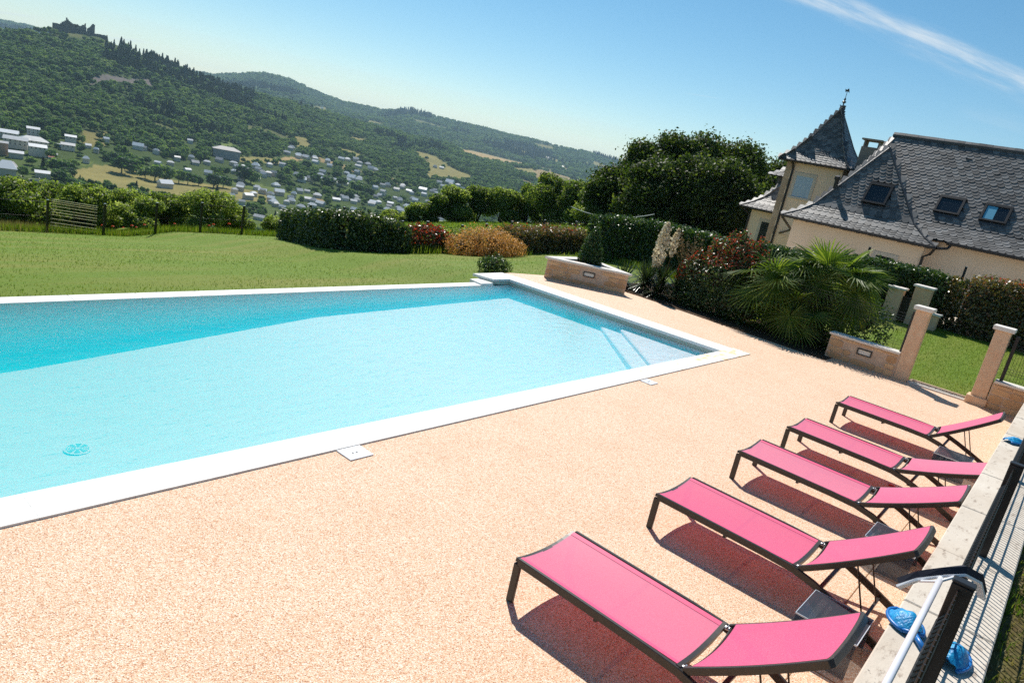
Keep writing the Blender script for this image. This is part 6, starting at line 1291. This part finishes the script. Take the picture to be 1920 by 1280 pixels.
def scatter(name, P, sc, idx_):
    me = bpy.data.meshes.new(name); me.vertices.add(len(P)); me.vertices.foreach_set('co', P.astype(np.float32).ravel())
    for nm, ty, arr in (('sc', 'FLOAT', sc.astype(np.float32)), ('rot', 'FLOAT', rng.uniform(0, 6.28, len(P)).astype(np.float32)), ('pick', 'INT', idx_.astype(np.int32))):
        a = me.attributes.new(nm, ty, 'POINT'); a.data.foreach_set('value', arr)
    o = link(name, me); o['kind'] = 'stuff'
    ng = bpy.data.node_groups.new(name, 'GeometryNodeTree'); ng.interface.new_socket('Geometry', in_out='INPUT', socket_type='NodeSocketGeometry'); ng.interface.new_socket('Geometry', in_out='OUTPUT', socket_type='NodeSocketGeometry')
    N = ng.nodes; Lk = ng.links; gi = N.new('NodeGroupInput'); go = N.new('NodeGroupOutput'); ip = N.new('GeometryNodeInstanceOnPoints'); ci = N.new('GeometryNodeCollectionInfo'); ci.inputs['Collection'].default_value = pc; ci.inputs['Separate Children'].default_value = True; ci.inputs['Reset Children'].default_value = True
    def attr(nm, ty): a = N.new('GeometryNodeInputNamedAttribute'); a.data_type = ty; a.inputs['Name'].default_value = nm; return a.outputs['Attribute']
    mp = N.new('GeometryNodeMeshToPoints'); Lk.new(gi.outputs[0], mp.inputs['Mesh']); Lk.new(mp.outputs[0], ip.inputs['Points']); Lk.new(ci.outputs[0], ip.inputs['Instance']); ip.inputs['Pick Instance'].default_value = True
    Lk.new(attr('pick', 'INT'), ip.inputs['Instance Index']); cx3 = N.new('ShaderNodeCombineXYZ'); Lk.new(attr('rot', 'FLOAT'), cx3.inputs[2]); Lk.new(cx3.outputs[0], ip.inputs['Rotation']); Lk.new(attr('sc', 'FLOAT'), ip.inputs['Scale']); Lk.new(ip.outputs[0], go.inputs[0])
    md = o.modifiers.new('scatter', 'NODES'); md.node_group = ng; return o
HX = np.array([(h[1], h[2]) for h in HOUSES + []] + [(h[1], h[2]) for h in BIG]); HD = np.hypot(HX[:, 0], HX[:, 1]); HA = np.arctan2(HX[:, 1], HX[:, 0]); HW = np.array([h[3] for h in HOUSES] + [h[3] for h in BIG])
def clear_view(x, y, h):
    """False where a tree would stand on a house or right in front of one"""
    d = np.hypot(x, y); a = np.arctan2(y, x); ok = np.ones(len(x), bool)
    for k in range(len(HX)):
        da = np.abs(a - HA[k]) * HD[k]; dd = HD[k] - d
        ok &= ~((da < HW[k] * .55 + h * .35) & (dd > -HW[k] * .5 - 3) & (dd < 60 + h * 2))
    return ok
def sample(a0, a1, d0, d1, n):
    a = np.radians(rng.uniform(a0, a1, n)); d = np.sqrt(rng.uniform(d0 * d0, d1 * d1, n)); return d * np.cos(a), d * np.sin(a)
x, y = sample(25, 79, 560, 2950, 105000); az_ = np.degrees(np.arctan2(y, x)); d = np.hypot(x, y)
db_ = np.interp(az_, HILL[:, 0], HILL[:, 3]); dc_ = np.interp(az_, HILL[:, 0], HILL[:, 2]); _, op = cover_at(x, y)
u_ = (d - db_) / (dc_ - db_)
dens = np.where(u_ > .10, 1.0, np.where(u_ > -.08, .8, .6)) * np.where(wob(x, y, 55) + .6 * wob(y, x, 27) > -.25, 1, .35) * np.clip(d / 1300, .45, 1) ** -1
dens = dens * np.where((u_ > .10) & (u_ < 1.08), .50, .36)
k = (rng.random(len(x)) < dens) & ~op & (u_ < 1.12)
k &= ~((np.hypot(x - cx, y - cy) < 78) | ((np.hypot(x - cx, y - cy) < 150) & (rng.random(len(x)) < .72)))
x, y, u_ = x[k], y[k], u_[k]; sc = rng.uniform(8, 17, len(x)) * np.clip(.7 + .35 * u_, .6, 1.1); ok = (u_ > .35) | clear_view(x, y, sc); x, y, u_, sc = x[ok], y[ok], u_[ok], sc[ok]
con = ((wob(x, y, 170) + .4 * wob(y, x, 60) > .55) & (u_ > .35)) | ((np.degrees(np.arctan2(y, x)) < 69.5) & (np.degrees(np.arctan2(y, x)) > 60) & (u_ > .72)); pick = np.where(con & (rng.random(len(x)) < .8), 4, rng.integers(0, 4, len(x))); pick = np.where((u_ < .1) & (rng.random(len(x)) < .07), 4, pick)
sc = np.where(pick == 4, sc * 1.05, sc)
scatter('hill_woods', np.stack([x, y, np.array(ground_z(x, y)) - .4], 1), sc, pick)
x, y = sample(27, 78, 2950, 6700, 60000); _, op = cover_at(x, y); d = np.hypot(x, y); hz_ = ground_z(x, y); k = ~op & (hz_ > -112) & (rng.random(len(x)) < .62); x, y = x[k], y[k]
scatter('ridge_woods', np.stack([x, y, np.array(ground_z(x, y)) - 2.0], 1), rng.uniform(13, 26, len(x)), np.where(wob(x, y, 400) > .3, 4, rng.integers(0, 4, len(x))))
# single trees of the valley floor: two ages of broadleaf and a dark fir
tm = [(PR[0], 'dark broad crowned tree'), (PR[2], 'pale broad crowned tree'), (PR[4], 'slender dark fir')]
cnt = 0
def vtree(x, y, s, k, wh):
    o = link('fir_tree' if k == 2 else 'valley_tree', tm[k][0]); o.location = (x, y, gz(x, y) - .03 * s); o.rotation_euler = (0, 0, random.uniform(0, 6.28)); o.scale = (s * random.uniform(.95, 1.25), s * random.uniform(.95, 1.25), s)
    tag(o, ('tall ' if s > 10.5 else ('low ' if s < 8.2 else '')) + tm[k][1] + ' ' + wh, 'tree', 'trees of the valley floor')
for x, y, w_ in MTREES: vtree(x, y, min(w_ * .95, 24), 2 if w_ < 5.5 else 0, 'beside the meadows ' + where(x, y))
x, y = sample(30, 77, 600, 1500, 900); s_ = rng.uniform(6.5, 12.5, 900); _, op = cover_at(x, y); db_ = np.interp(np.degrees(np.arctan2(y, x)), HILL[:, 0], HILL[:, 3]); k = ~op & clear_view(x, y, s_) & (np.hypot(x, y) < db_ + 60)
n_ = 0
for X_, Y_, s in zip(x[k], y[k], s_[k]):
    if n_ > 180: break
    q = random.random(); vtree(X_, Y_, s, 0 if q < .55 else (1 if q < .9 else 2), where(x, y) if False else 'between houses ' + where(X_, Y_)); n_ += 1
# ------------------------------------------------------------------ air
hb = MB(); hb.box((-8300, -8300, -235), (8400, 8400, 215)); ho = hb.build('haze', []); ho['kind'] = 'stuff'
hm = bpy.data.materials.new('air'); hm.use_nodes = True; ht = hm.node_tree; ht.nodes.clear(); o = ht.nodes.new('ShaderNodeOutputMaterial'); pv = ht.nodes.new('ShaderNodeVolumePrincipled')
pv.inputs['Color'].default_value = (.56, .80, 1.0, 1); pv.inputs['Density'].default_value = 6.5e-5; pv.inputs['Anisotropy'].default_value = .2
ht.links.new(pv.outputs[0], o.inputs['Volume']); ho.data.materials.append(hm)

print('objects', len(bpy.data.objects))
